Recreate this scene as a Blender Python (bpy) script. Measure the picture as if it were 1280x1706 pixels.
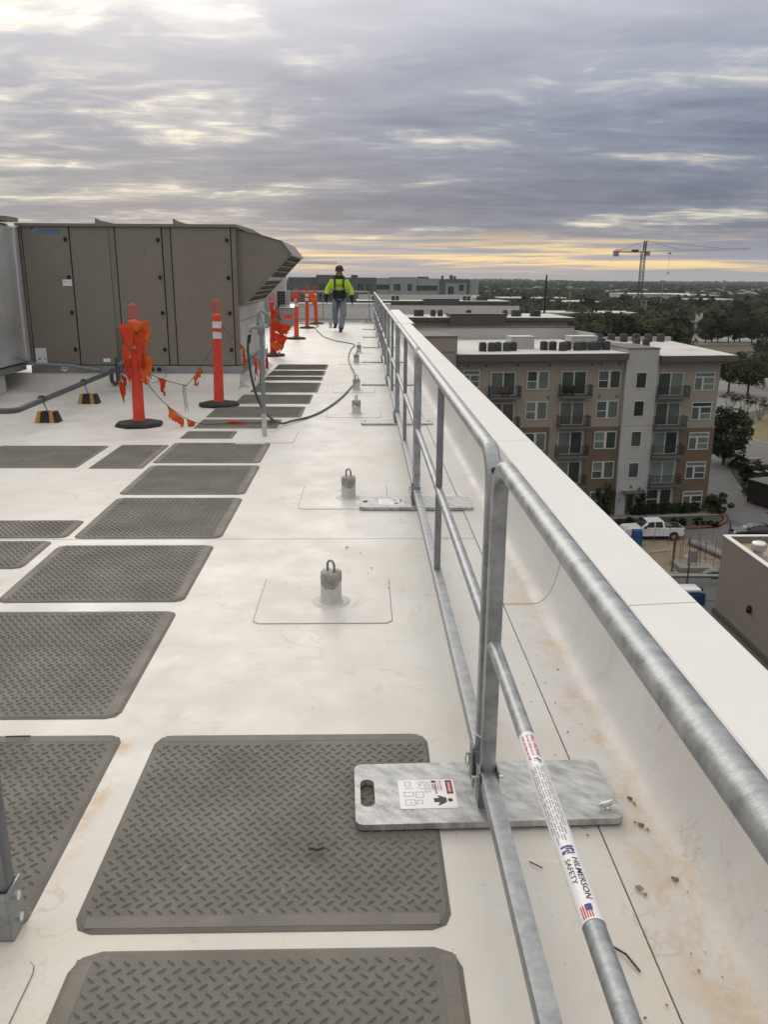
import bpy, bmesh, math, random
from mathutils import Vector, Matrix, noise
R = math.radians
random.seed(7)
for o in list(bpy.data.objects): bpy.data.objects.remove(o)
SC = bpy.context.scene
COL = SC.collection

# ------------------------------------------------------------------ camera, world, sun, exposure
F_PX, IW, IH = 1384.0, 1280.0, 1706.0
CAM_H, PITCH, HEAD, ROLL = 1.5, R(15.73), R(1.436), R(0.3)
cam = bpy.data.cameras.new('camera'); cam_o = bpy.data.objects.new('camera', cam); COL.objects.link(cam_o)
cam.sensor_fit = 'VERTICAL'; cam.sensor_height = 24.0; cam.lens = F_PX / IH * 24.0
cam.clip_start = 0.05; cam.clip_end = 30000
cam_o.matrix_world = (Matrix.Translation((0, 0, CAM_H)) @ Matrix.Rotation(-HEAD, 4, 'Z') @
                      Matrix.Rotation(math.pi / 2 - PITCH, 4, 'X') @ Matrix.Rotation(ROLL, 4, 'Z'))
SC.camera = cam_o

SUN_EL, SUN_AZ = R(24), R(-14)          # azimuth measured from +Y towards +X
def build_world():
    w = bpy.data.worlds.new('World'); SC.world = w; w.use_nodes = True
    nt = w.node_tree; N = nt.nodes; L = nt.links; N.clear()
    out = N.new('ShaderNodeOutputWorld'); bg = N.new('ShaderNodeBackground'); bg.inputs['Strength'].default_value = 0.1
    sky = N.new('ShaderNodeTexSky'); sky.sky_type = 'NISHITA'; sky.sun_disc = False
    sky.sun_elevation = SUN_EL; sky.sun_rotation = SUN_AZ; sky.air_density = 1.0; sky.dust_density = 2.0
    def math_(op, a, b=None, clamp=False):
        n = N.new('ShaderNodeMath'); n.operation = op; n.use_clamp = clamp
        for i, v in enumerate((a, b)):
            if v is None: continue
            if isinstance(v, (int, float)): n.inputs[i].default_value = v
            else: L.new(v, n.inputs[i])
        return n.outputs[0]
    def ramp(fac, stops):
        n = N.new('ShaderNodeValToRGB'); e = n.color_ramp.elements
        while len(e) < len(stops): e.new(0.5)
        for el, (p, c) in zip(e, stops):
            el.position = p; el.color = (c[0], c[1], c[2], 1) if not isinstance(c, float) else (c, c, c, 1)
        L.new(fac, n.inputs[0]); return n.outputs[0]
    def mix(f, a, b, mode='MIX'):
        n = N.new('ShaderNodeMix'); n.data_type = 'RGBA'; n.blend_type = mode
        for s, v in ((0, f), (6, a), (7, b)):
            if isinstance(v, (int, float)): n.inputs[s].default_value = v
            elif isinstance(v, tuple): n.inputs[s].default_value = (*v, 1)
            else: L.new(v, n.inputs[s])
        return n.outputs[2]
    tc = N.new('ShaderNodeTexCoord'); sx = N.new('ShaderNodeSeparateXYZ'); L.new(tc.outputs['Generated'], sx.inputs[0])
    X, Y, Z = sx.outputs
    zz = math_('ADD', math_('MAXIMUM', Z, 0.0), 0.07)
    px, py = math_('DIVIDE', X, zz), math_('DIVIDE', Y, zz)
    cb = N.new('ShaderNodeCombineXYZ'); L.new(px, cb.inputs[0]); L.new(py, cb.inputs[1])
    def noise_(scale, rot, sxy, detail=7, rough=.55, dist=0.0, off=(0, 0, 0)):
        mp = N.new('ShaderNodeMapping'); L.new(cb.outputs[0], mp.inputs[0])
        mp.inputs['Rotation'].default_value = (0, 0, R(rot)); mp.inputs['Scale'].default_value = (sxy[0], sxy[1], 1)
        mp.inputs['Location'].default_value = off
        n = N.new('ShaderNodeTexNoise'); n.inputs['Scale'].default_value = scale; n.inputs['Detail'].default_value = detail
        n.inputs['Roughness'].default_value = rough; n.inputs['Distortion'].default_value = dist
        L.new(mp.outputs[0], n.inputs['Vector']); return n.outputs[0]
    big = noise_(0.50, 28, (0.70, 1.0), 4, .5, 1.0, (5.75, 0.1, 0))
    streak = noise_(1.25, 30, (0.55, 1.1), 8, .58, 1.0, (6.4, 3.7, 0))
    ripple = noise_(4.0, 48, (0.60, 1.3), 4, .5, 1.4, (1.0, 5.0, 0))
    puff = noise_(2.6, -6, (1.0, 1.0), 6, .60, .9, (4.0, 8.0, 0))
    d = math_('ADD', math_('ADD', math_('MULTIPLY', big, .40), math_('MULTIPLY', streak, .32)), math_('ADD', math_('MULTIPLY', ripple, .13), math_('MULTIPLY', puff, .20)))
    d = math_('ADD', d, math_('MULTIPLY', math_('ADD', X, .16), .07))          # cloud thinner towards the left
    # light through thin cloud: lilac-grey body, paler where thinner, cream in the gaps
    body = ramp(d, [(.415, (1.02, .95, .79)), (.445, (.74, .70, .63)), (.478, (.44, .445, .47)), (.525, (.255, .285, .37)), (.64, (.155, .185, .28))])
    # overcast luminance climbs towards the zenith and towards the dawn side
    lift = ramp(Z, [(0.0, .70), (.10, .74), (.17, .92), (.27, 1.42), (.6, 2.15), (1.0, 2.4)])
    body = mix(ramp(Z, [(.16, 0.0), (.42, .75)]), body, (.635, .60, .54))        # higher up the deck is thinner and warmer
    cl = mix(1.0, body, lift, 'MULTIPLY')
    dawn = math_('ADD', math_('MULTIPLY', Y, .20), .86)
    cl = mix(1.0, cl, ramp(math_('MULTIPLY', dawn, .5), [(0, 0.0), (1, 2.0)]), 'MULTIPLY')
    # low dawn band: thin yellow slots between flat cloud bars near the horizon
    cz = N.new('ShaderNodeCombineXYZ'); L.new(math_('MULTIPLY', X, 2.2), cz.inputs[0]); L.new(math_('MULTIPLY', Z, 62.0), cz.inputs[1])
    nb = N.new('ShaderNodeTexNoise'); nb.inputs['Scale'].default_value = 1.5; nb.inputs['Detail'].default_value = 8; nb.inputs['Roughness'].default_value = .6; nb.inputs['Distortion'].default_value = .4
    L.new(cz.outputs[0], nb.inputs['Vector'])
    bars = math_('ADD', nb.outputs[0], math_('MULTIPLY', math_('ADD', X, .05), .10))
    slot = ramp(bars, [(.42, (1.05, .76, .34)), (.475, (.86, .63, .36)), (.515, (.46, .42, .41)), (.59, (.29, .305, .37))])
    low = mix(ramp(Z, [(0.0, (0, 0, 0)), (.004, (0, 0, 0)), (.014, (1, 1, 1))]), (.42, .37, .36), slot)
    fz = ramp(Z, [(0.0, 1.0), (.026, 1.0), (.055, 0.0)])
    cl = mix(fz, cl, low)
    # thin share of clear sky behind
    k = N.new('ShaderNodeVectorMath'); k.operation = 'SCALE'; L.new(cl, k.inputs[0]); k.inputs['Scale'].default_value = 10.0
    fin = mix(.94, sky.outputs[0], k.outputs[0])
    L.new(fin, bg.inputs['Color']); L.new(bg.outputs[0], out.inputs[0])
build_world()
sun = bpy.data.lights.new('sun', 'SUN'); sun.energy = 0.6; sun.angle = R(30); sun.color = (1, .93, .82)
sun_o = bpy.data.objects.new('sun', sun); COL.objects.link(sun_o)
sd = Vector((math.sin(SUN_AZ) * math.cos(SUN_EL), math.cos(SUN_AZ) * math.cos(SUN_EL), math.sin(SUN_EL)))
sun_o.rotation_euler = sd.to_track_quat('Z', 'Y').to_euler()
SC.view_settings.view_transform = 'Standard'; SC.view_settings.look = 'None'
SC.view_settings.gamma = 1; SC.view_settings.use_curve_mapping = False
SC.view_settings.exposure = 0.1

# ------------------------------------------------------------------ helpers
def ray(x, y):
    dx, dy = x - IW / 2, y - IH / 2
    c, s = math.cos(ROLL), math.sin(ROLL)
    ux, uy = c * dx + s * dy, -s * dx + c * dy
    a, b = F_PX * math.cos(PITCH) - uy * math.sin(PITCH), -F_PX * math.sin(PITCH) - uy * math.cos(PITCH)
    c, s = math.cos(HEAD), math.sin(HEAD)
    return Vector((ux * c + a * s, -ux * s + a * c, b))
def onz(x, y, z):                      # photo pixel -> point on the level z
    d = ray(x, y); t = (z - CAM_H) / d.z; return Vector((0, 0, CAM_H)) + d * t
def ony(x, y, Y):                      # photo pixel -> point on the plane at depth Y
    d = ray(x, y); t = Y / d.y; return Vector((0, 0, CAM_H)) + d * t

MATS = {}
def pbr(name, c1, c2=None, scale=4, rough=.5, rough2=None, metal=0, bump=0, bscale=40, stretch=(1, 1, 1), coord='Object',
        spec=.5, detail=6, lo=.35, hi=.65, rnd=0, trans=0, speck=None, rot=0):
    if name in MATS: return MATS[name]
    m = bpy.data.materials.new(name); m.use_nodes = True; MATS[name] = m
    nt = m.node_tree; N = nt.nodes; L = nt.links; b = N['Principled BSDF']
    b.inputs['Base Color'].default_value = (*c1, 1); b.inputs['Roughness'].default_value = rough
    b.inputs['Metallic'].default_value = metal; b.inputs['Specular IOR Level'].default_value = spec
    if coord == 'World':
        g = N.new('ShaderNodeNewGeometry'); src = g.outputs['Position']
    else:
        t = N.new('ShaderNodeTexCoord'); src = t.outputs['Object']
    mp = N.new('ShaderNodeMapping'); mp.inputs['Scale'].default_value = stretch; mp.inputs['Rotation'].default_value = (0, 0, R(rot)); L.new(src, mp.inputs[0])
    if rot:
        mp.inputs['Rotation'].default_value = (0, 0, 0); m0 = N.new('ShaderNodeMapping'); m0.inputs['Rotation'].default_value = (0, 0, R(rot)); L.new(src, m0.inputs[0]); L.new(m0.outputs[0], mp.inputs[0])
    colout = None
    if c2 is not None:
        n = N.new('ShaderNodeTexNoise'); n.inputs['Scale'].default_value = scale; n.inputs['Detail'].default_value = detail
        n.inputs['Roughness'].default_value = .6; L.new(mp.outputs[0], n.inputs['Vector'])
        r = N.new('ShaderNodeMapRange'); r.inputs[1].default_value = lo; r.inputs[2].default_value = hi; L.new(n.outputs[0], r.inputs[0])
        mx = N.new('ShaderNodeMix'); mx.data_type = 'RGBA'; mx.inputs[6].default_value = (*c1, 1); mx.inputs[7].default_value = (*c2, 1)
        L.new(r.outputs[0], mx.inputs[0]); colout = mx.outputs[2]
        if rough2 is not None:
            r2 = N.new('ShaderNodeMapRange'); r2.inputs[1].default_value = lo; r2.inputs[2].default_value = hi
            r2.inputs[3].default_value = rough; r2.inputs[4].default_value = rough2; L.new(n.outputs[0], r2.inputs[0]); L.new(r2.outputs[0], b.inputs['Roughness'])
    if speck:
        n2 = N.new('ShaderNodeTexNoise'); n2.inputs['Scale'].default_value = speck[0]; n2.inputs['Detail'].default_value = 3; L.new(mp.outputs[0], n2.inputs['Vector'])
        r = N.new('ShaderNodeMapRange'); r.inputs[1].default_value = speck[1]; r.inputs[2].default_value = speck[1] + .06; L.new(n2.outputs[0], r.inputs[0])
        mx = N.new('ShaderNodeMix'); mx.data_type = 'RGBA'; mx.inputs[7].default_value = (*speck[2], 1)
        if colout: L.new(colout, mx.inputs[6])
        else: mx.inputs[6].default_value = (*c1, 1)
        L.new(r.outputs[0], mx.inputs[0]); colout = mx.outputs[2]
    if rnd:
        oi = N.new('ShaderNodeObjectInfo'); h = N.new('ShaderNodeHueSaturation')
        r = N.new('ShaderNodeMapRange'); r.inputs[3].default_value = 1 - rnd; r.inputs[4].default_value = 1 + rnd
        L.new(oi.outputs['Random'], r.inputs[0]); L.new(r.outputs[0], h.inputs['Value'])
        if colout: L.new(colout, h.inputs['Color'])
        else: h.inputs['Color'].default_value = (*c1, 1)
        colout = h.outputs[0]
    if colout: L.new(colout, b.inputs['Base Color'])
    if bump:
        n = N.new('ShaderNodeTexNoise'); n.inputs['Scale'].default_value = bscale; n.inputs['Detail'].default_value = 5; L.new(mp.outputs[0], n.inputs['Vector'])
        bp = N.new('ShaderNodeBump'); bp.inputs['Strength'].default_value = bump; bp.inputs['Distance'].default_value = .02
        L.new(n.outputs[0], bp.inputs['Height']); L.new(bp.outputs[0], b.inputs['Normal'])
    if trans:
        tr = N.new('ShaderNodeBsdfTranslucent'); ms = N.new('ShaderNodeMixShader'); ms.inputs[0].default_value = trans
        if colout: L.new(colout, tr.inputs[0])
        else: tr.inputs[0].default_value = (*c1, 1)
        L.new(b.outputs[0], ms.inputs[1]); L.new(tr.outputs[0], ms.inputs[2]); L.new(ms.outputs[0], N['Material Output'].inputs[0])
    return m

def membrane_mat(name, c1, c2, stain):
    """white single-ply roofing: scuffs, footprints' grime, rusty water marks beside the parapet"""
    m = bpy.data.materials.new(name); m.use_nodes = True; MATS[name] = m
    nt = m.node_tree; N = nt.nodes; L = nt.links; b = N['Principled BSDF']
    g = N.new('ShaderNodeNewGeometry'); pos = g.outputs['Position']
    def noi(scale, st=(1, 1, 1), detail=6, rough=.6, dist=0):
        mp = N.new('ShaderNodeMapping'); mp.inputs['Scale'].default_value = st; L.new(pos, mp.inputs[0])
        n = N.new('ShaderNodeTexNoise'); n.inputs['Scale'].default_value = scale; n.inputs['Detail'].default_value = detail
        n.inputs['Roughness'].default_value = rough; n.inputs['Distortion'].default_value = dist; L.new(mp.outputs[0], n.inputs['Vector']); return n.outputs[0]
    def mr(v, a, b_, c=0, d=1):
        r = N.new('ShaderNodeMapRange'); r.interpolation_type = 'SMOOTHSTEP'
        for i, q in enumerate((a, b_, c, d)): r.inputs[i + 1].default_value = q
        L.new(v, r.inputs[0]); return r.outputs[0]
    def mul(a, b_):
        n = N.new('ShaderNodeMath'); n.operation = 'MULTIPLY'
        for i, v in enumerate((a, b_)):
            if isinstance(v, float): n.inputs[i].default_value = v
            else: L.new(v, n.inputs[i])
        return n.outputs[0]
    def mixc(f, a, c):
        n = N.new('ShaderNodeMix'); n.data_type = 'RGBA'; L.new(f, n.inputs[0])
        if isinstance(a, tuple): n.inputs[6].default_value = (*a, 1)
        else: L.new(a, n.inputs[6])
        n.inputs[7].default_value = (*c, 1); return n.outputs[2]
    col = mixc(mr(noi(1.1, dist=.6), .35, .68), c1, c2)
    col = mixc(mul(mr(noi(5.5, detail=8, rough=.7, dist=1.0), .54, .75), .5), col, (c2[0] * .72, c2[1] * .68, c2[2] * .6))
    col = mixc(mul(mr(noi(14, (.35, 1, 1), 6, .7, .8), .62, .74), .6), col, (.82, .81, .78))
    col = mixc(mul(mr(noi(120, detail=2), .70, .75), .5), col, (.25, .21, .17))
    col = mixc(mul(mr(noi(23, (1, .5, 1), 9, .8, 2.0), .63, .70), .35), col, (.36, .32, .26))
    col = mixc(mul(mr(noi(60, detail=2), .70, .76), .55), col, (.22, .19, .15))
    col = mixc(mul(mr(noi(9, (1, .25, 1), 8, .75, 1.5), .66, .72), .45), col, (.30, .27, .22))
    def ring(scale, c, w, st=(1, 1, 1)):      # tide marks left by dried puddles
        n = N.new('ShaderNodeMath'); n.operation = 'SUBTRACT'; L.new(noi(scale, st, 5, .6, .5), n.inputs[0]); n.inputs[1].default_value = c
        a = N.new('ShaderNodeMath'); a.operation = 'ABSOLUTE'; L.new(n.outputs[0], a.inputs[0]); return mr(a.outputs[0], w, 0)
    col = mixc(mul(mul(ring(1.3, .52, .012), mr(noi(2.1), .45, .62)), .40), col, (.40, .34, .26))
    col = mixc(mul(mul(ring(3.6, .47, .008), mr(noi(1.7), .50, .66)), .45), col, (.36, .31, .24))
    col = mixc(mul(mul(ring(7.0, .55, .010, (.3, 1, 1)), mr(noi(2.7), .52, .64)), .5), col, (.80, .79, .76))
    col = mixc(mul(mr(noi(38, (1, .6, 1), 10, .85, .5), .56, .70), .38), col, (.42, .375, .31))
    if stain:
        sx = N.new('ShaderNodeSeparateXYZ'); L.new(pos, sx.inputs[0])
        band = mul(mul(mr(sx.outputs[0], .62, .80), mr(sx.outputs[0], .875, .82)), mr(sx.outputs[1], 7.0, 1.5, .35, 1.0))
        st = mul(band, mr(noi(6.5, (1, .6, 1), 10, .8, .5), .42, .64))
        col = mixc(mul(st, .6), col, (.54, .34, .15))
        near = mul(mr(sx.outputs[1], 3.4, .9), mr(noi(2.2, detail=5), .35, .6))
        col = mixc(mul(near, .22), col, (.60, .46, .27))
        strip = mul(mul(mr(sx.outputs[0], -.84, -.815), mr(sx.outputs[0], -.755, -.80)), mul(mr(sx.outputs[1], 1.75, 2.1), mr(sx.outputs[1], 2.75, 2.5)))
        col = mixc(mul(mul(strip, mr(noi(7, detail=6), .42, .62)), .6), col, (.55, .30, .10))
    L.new(col, b.inputs['Base Color'])
    rr = mr(noi(3.5, detail=6), .3, .7, .36, .56); L.new(rr, b.inputs['Roughness'])
    bp = N.new('ShaderNodeBump'); bp.inputs['Strength'].default_value = .06; bp.inputs['Distance'].default_value = .02
    L.new(noi(4.2, (1, .8, 1), 7, .55, .4), bp.inputs['Height']); L.new(bp.outputs[0], b.inputs['Normal'])
    return m

class MB:
    """collects faces; build() links them as one mesh object"""
    def __init__(s): s.v = []; s.f = []; s.M = Matrix.Identity(4)
    def add(s, vs, fs):
        n = len(s.v); s.v += [tuple(s.M @ Vector(p)) for p in vs]; s.f += [tuple(i + n for i in f) for f in fs]; return s
    def box(s, x0, x1, y0, y1, z0, z1):
        return s.add([(x0, y0, z0), (x1, y0, z0), (x1, y1, z0), (x0, y1, z0), (x0, y0, z1), (x1, y0, z1), (x1, y1, z1), (x0, y1, z1)],
                     [(3, 2, 1, 0), (4, 5, 6, 7), (0, 1, 5, 4), (1, 2, 6, 5), (2, 3, 7, 6), (3, 0, 4, 7)])
    def bbox(s, x0, x1, y0, y1, z0, z1, b):
        """box whose edges are chamfered by b"""
        bm = bmesh.new(); bmesh.ops.create_cube(bm, size=1)
        for v in bm.verts: v.co = Vector(((x0 + x1) / 2 + v.co.x * (x1 - x0), (y0 + y1) / 2 + v.co.y * (y1 - y0), (z0 + z1) / 2 + v.co.z * (z1 - z0)))
        bmesh.ops.bevel(bm, geom=bm.edges[:], offset=b, segments=2, affect='EDGES', profile=.5)
        return s.bm(bm)
    def bm(s, bm):
        bm.verts.index_update(); s.add([v.co for v in bm.verts], [[v.index for v in f.verts] for f in bm.faces]); bm.free(); return s
    def sweep(s, pts, prof, caps=True, closed=False):
        """prof(i) -> list of 2-D points for ring i"""
        pts = [Vector(p) for p in pts]; n = len(pts); rings = []; up = None
        for i, p in enumerate(pts):
            if closed: t = pts[(i + 1) % n] - pts[i - 1]
            else: t = (pts[min(i + 1, n - 1)] - pts[max(i - 1, 0)])
            t.normalize()
            if up is None:
                up = Vector((0, 0, 1)) if abs(t.z) < .9 else Vector((1, 0, 0))
            a = t.cross(up)
            if a.length < 1e-5: a = t.orthogonal()
            a.normalize(); up = a.cross(t).normalized()
            rings.append([p + a * q[0] + up * q[1] for q in prof(i)])
        m = len(rings[0]); vs = [v for r in rings for v in r]; fs = []
        for i in range(n if closed else n - 1):
            j = (i + 1) % n
            for k in range(m): fs.append((i * m + k, i * m + (k + 1) % m, j * m + (k + 1) % m, j * m + k))
        if caps and not closed: fs.append(tuple(range(m - 1, -1, -1))); fs.append(tuple((n - 1) * m + k for k in range(m)))
        return s.add(vs, fs)
    def tube(s, pts, r, seg=10, caps=True, closed=False):
        rr = r if callable(r) else (lambda i: r[i] if isinstance(r, (list, tuple)) else r)
        return s.sweep(pts, lambda i: [(rr(i) * math.cos(2 * math.pi * k / seg), rr(i) * math.sin(2 * math.pi * k / seg)) for k in range(seg)], caps, closed)
    def lathe(s, prof, seg=20, o=(0, 0, 0)):
        vs = []; fs = []; n = len(prof)
        for r, z in prof:
            for k in range(seg): a = 2 * math.pi * k / seg; vs.append((o[0] + r * math.cos(a), o[1] + r * math.sin(a), o[2] + z))
        for i in range(n - 1):
            for k in range(seg): fs.append((i * seg + k, i * seg + (k + 1) % seg, (i + 1) * seg + (k + 1) % seg, (i + 1) * seg + k))
        fs.append(tuple(range(seg - 1, -1, -1))); fs.append(tuple((n - 1) * seg + k for k in range(seg)))
        return s.add(vs, fs)
    def prism(s, poly, axis, a, b):
        """poly in the other two axes (in xyz order), extruded along axis from a to b"""
        def P(q, t): return {'x': (t, q[0], q[1]), 'y': (q[0], t, q[1]), 'z': (q[0], q[1], t)}[axis]
        n = len(poly); vs = [P(q, a) for q in poly] + [P(q, b) for q in poly]
        fs = [tuple(range(n)), tuple(range(2 * n - 1, n - 1, -1))] + [((i + 1) % n, i, i + n, (i + 1) % n + n) for i in range(n)]
        return s.add(vs, fs)
    def mesh(s, name, mat, smooth=None):
        me = bpy.data.meshes.new(name); me.from_pydata(s.v, [], s.f); me.validate()
        bm = bmesh.new(); bm.from_mesh(me)
        if len(bm.faces) < 60000: bmesh.ops.recalc_face_normals(bm, faces=bm.faces[:])
        bm.to_mesh(me); bm.free()
        if mat: me.materials.append(mat)
        if smooth:
            me.shade_smooth()
            me.set_sharp_from_angle(angle=R(smooth))
        return me
    def build(s, name, mat, parent=None, smooth=None, **kw):
        return link(name, s.mesh(name, mat, smooth), parent, **kw)
def link(name, me, parent=None, loc=None, rotz=None, kind=None):
    o = bpy.data.objects.new(name, me); COL.objects.link(o)
    if parent: o.parent = parent
    if loc: o.location = loc
    if rotz is not None: o.rotation_euler[2] = rotz
    if kind: o['kind'] = kind
    return o
def tag(o, label, cat, group=None):
    o['label'] = label; o['category'] = cat
    if group: o['group'] = group
    return o
def thing(name, label, cat, loc=(0, 0, 0), rotz=0, group=None):
    o = bpy.data.objects.new(name, None); COL.objects.link(o); o.location = loc; o.rotation_euler[2] = rotz
    o.empty_display_size = .1
    return tag(o, label, cat, group)
def copy_tree(o, parent=None):
    c = o.copy(); COL.objects.link(c); c.parent = parent
    for ch in KIDS.get(o.name, [x for x in o.children]): copy_tree(ch, c)
    return c
KIDS = {}
def dup(o, loc, rotz=0, label=None, group=None, scale=None):
    c = copy_tree(o); c.location = loc; c.rotation_euler[2] = rotz
    if scale: c.scale = scale
    if label: c['label'] = label
    if group: c['group'] = group
    return c
def rrect(x0, x1, y0, y1, r, n=4):
    out = []
    for cx, cy, a0 in ((x1 - r, y1 - r, 0), (x0 + r, y1 - r, 90), (x0 + r, y0 + r, 180), (x1 - r, y0 + r, 270)):
        for k in range(n + 1): a = R(a0 + 90 * k / n); out.append((cx + r * math.cos(a), cy + r * math.sin(a)))
    return out
def text_geo(txt, size, shear=0, bold=0):
    cu = bpy.data.curves.new('t', 'FONT'); cu.body = txt; cu.size = size; cu.shear = shear; cu.offset = bold * size; cu.resolution_u = 3
    o = bpy.data.objects.new('t', cu); me = o.to_mesh()
    vs = [v.co.copy() for v in me.vertices]; fs = [tuple(p.vertices) for p in me.polygons]
    o.to_mesh_clear(); bpy.data.objects.remove(o); bpy.data.curves.remove(cu); return vs, fs
def put_text(mb, txt, size, fn, shear=0, bold=0, width=None, cuts=0):
    vs, fs = text_geo(txt, size, shear, bold)
    if not vs: return
    if cuts:                                  # slice the letters so that they can bend round a tube
        bm = bmesh.new(); bvs = [bm.verts.new(v) for v in vs]
        for f in fs:
            try: bm.faces.new([bvs[i] for i in f])
            except ValueError: pass
        lo, hi = min(v.y for v in vs), max(v.y for v in vs)
        for k in range(1, cuts):
            bmesh.ops.bisect_plane(bm, geom=bm.verts[:] + bm.edges[:] + bm.faces[:], plane_co=(0, lo + (hi - lo) * k / cuts, 0), plane_no=(0, 1, 0), dist=1e-7)
        bm.verts.index_update(); vs = [v.co.copy() for v in bm.verts]; fs = [[v.index for v in f.verts] for f in bm.faces]; bm.free()
    w = max(v.x for v in vs); k = width / w if width else 1
    mb.add([fn(v.x * k, v.y) for v in vs], fs)

# ------------------------------------------------------------------ materials
roof_m = membrane_mat('roof_membrane', (.65, .638, .61), (.585, .568, .53), True)
flash_m = membrane_mat('flashing_membrane', (.63, .628, .622), (.58, .576, .566), True)
patch_m = membrane_mat('patch_membrane', (.64, .625, .595), (.58, .56, .52), False)
seam_m = pbr('seam_dirt', (.15, .12, .085), (.36, .30, .225), 14, .9, coord='World')
cope_m = pbr('coping_paint', (.79, .78, .755), (.745, .735, .71), 2.2, .33, .45, coord='World', bump=.04, bscale=3, speck=(45, .76, (.4, .36, .3)))
sealant_m = pbr('sealant', (.33, .31, .28), rough=.7)
rubber_m = pbr('mat_rubber', (.170, .159, .138), (.134, .125, .109), 3.5, .62, .75, coord='World', bump=.25, bscale=160, speck=(26, .68, (.225, .205, .175)))
rubber_edge_m = pbr('mat_rubber_edge', (.192, .178, .152), (.153, .142, .121), 6, .6, .75, coord='World', bump=.2, bscale=120)
def galv(name, a=(.40, .42, .44), b=(.60, .62, .64), ro=.34, sc=26, st=(1, 1, 1)):
    m = pbr(name, a, b, sc, ro, ro + .16, metal=.85, stretch=st, bump=.10, bscale=70, lo=.3, hi=.7, detail=8)
    return m
galv_m = galv('galvanised_tube', (.25, .265, .28), (.42, .435, .45), .44)
galv_band_m = galv('galvanised_rail', (.22, .24, .26), (.47, .485, .50), .40, 17, (1.0, 1.7, 1.0))
galv_post_m = galv('galvanised_post', (.20, .215, .225), (.33, .345, .36), .52, 20, (1, 1, .45))
plate_m = pbr('galvanised_plate', (.27, .28, .285), (.62, .625, .62), 8, .42, .6, metal=.6, rot=40, stretch=(1.6, 4.2, 1), bump=.15, bscale=45, lo=.32, hi=.68, detail=9)
zinc_m = pbr('bright_zinc', (.72, .73, .73), rough=.25, metal=.9)
black_m = pbr('black', (.012, .012, .013), rough=.6)
ink_m = pbr('black_ink', (.02, .02, .024), rough=.5)
ink_grey_m = pbr('grey_ink', (.16, .16, .18), rough=.5)
ink_red_m = pbr('red_ink', (.55, .02, .03), rough=.5)
ink_blue_m = pbr('blue_ink', (.05, .05, .22), rough=.5)
sticker_m = pbr('white_sticker', (.80, .80, .82), rough=.35)
orange_m = pbr('orange_plastic', (.70, .06, .025), (.56, .05, .025), 6, .45, .6, bump=.08, bscale=20, speck=(28, .66, (.36, .055, .035)))
flag_m = pbr('orange_flag', (.80, .10, .022), (.70, .07, .02), 8, .55, trans=.35)
flag2_m = pbr('faded_flag', (.82, .22, .03), (.74, .14, .025), 8, .55, trans=.35)
reflect_m = pbr('reflective_band', (.72, .72, .74), (.55, .55, .56), 14, .3)
base_rubber_m = pbr('black_rubber', (.014, .014, .016), (.03, .03, .03), 12, .75, bump=.4, bscale=60)
rope_m = pbr('dark_cord', (.03, .045, .035), rough=.8)
ahu_m = pbr('tan_paint', (.218, .197, .164), (.202, .182, .152), 2.5, .42, .5, bump=.10, bscale=2.2, speck=(7, .70, (.16, .142, .116)))
ahu_d_m = pbr('tan_paint_trim', (.205, .183, .15), (.185, .165, .136), 4, .42, .5)
gap_m = pbr('shadow_gap', (.012, .011, .01), rough=.8)
channel_m = pbr('base_channel', (.24, .26, .27), (.33, .35, .36), 6, .45, metal=.6)
palepanel_m = pbr('pale_panel', (.50, .485, .45), (.38, .365, .33), 3, .55, stretch=(1, 1, .4), speck=(20, .70, (.26, .23, .2)))
foil_m = pbr('duct_foil', (.50, .505, .51), (.60, .605, .61), 2.2, .42, .55, metal=.45, bump=.5, bscale=5)
filter_m = pbr('filter_mesh', (.045, .042, .037), (.02, .019, .017), 60, .8, stretch=(1, 1, 1))
pvc_m = pbr('grey_pipe', (.085, .088, .092), (.06, .062, .066), 10, .45)
wood_y_m = pbr('yellow_stripe', (.50, .27, .06), (.40, .22, .06), 12, .6)
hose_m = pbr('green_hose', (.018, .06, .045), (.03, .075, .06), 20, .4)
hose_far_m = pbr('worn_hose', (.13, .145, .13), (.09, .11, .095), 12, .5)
hydrant_m = pbr('grey_iron', (.27, .30, .31), (.20, .22, .23), 12, .45, metal=.3)
pipewhite_m = pbr('painted_pipe', (.55, .55, .54), (.45, .45, .43), 12, .5)
anchor_m = pbr('anchor_wrap', (.60, .59, .565), (.50, .485, .45), 14, .55)
tape_m = pbr('anchor_tape', (.22, .21, .19), (.40, .385, .35), 22, .5, bump=.6, bscale=60)
steel_m = pbr('dull_steel', (.34, .33, .31), (.24, .22, .2), 20, .4, metal=.8)
asphalt_m = pbr('asphalt', (.135, .135, .135), (.105, .105, .107), .35, .85, coord='World', bump=.2, bscale=8, speck=(.22, .66, (.085, .085, .088)))
concrete_m = pbr('concrete', (.27, .26, .245), (.22, .212, .20), .3, .85, coord='World', speck=(.5, .68, (.17, .165, .155)))
dirt_m = pbr('dirt', (.20, .155, .11), (.27, .22, .165), .5, .95, coord='World', bump=.5, bscale=3, speck=(1.5, .62, (.13, .10, .075)))
lawn_m = pbr('lawn', (.035, .055, .02), (.06, .07, .03), .6, .9, coord='World', bump=.5, bscale=6)
drygrass_m = pbr('dry_grass', (.19, .145, .075), (.13, .11, .055), .25, .9, coord='World')
terrain_m = pbr('terrain', (.045, .052, .028), (.085, .08, .05), .02, .95, coord='World', speck=(.012, .63, (.13, .115, .085)))
redkerb_m = pbr('red_kerb', (.27, .055, .055), (.20, .055, .052), 2, .7, coord='World')
yelkerb_m = pbr('yellow_kerb', (.42, .33, .12), rough=.7)
kerb_m = pbr('kerb', (.36, .34, .31), (.28, .265, .24), 1, .8, coord='World')
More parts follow.
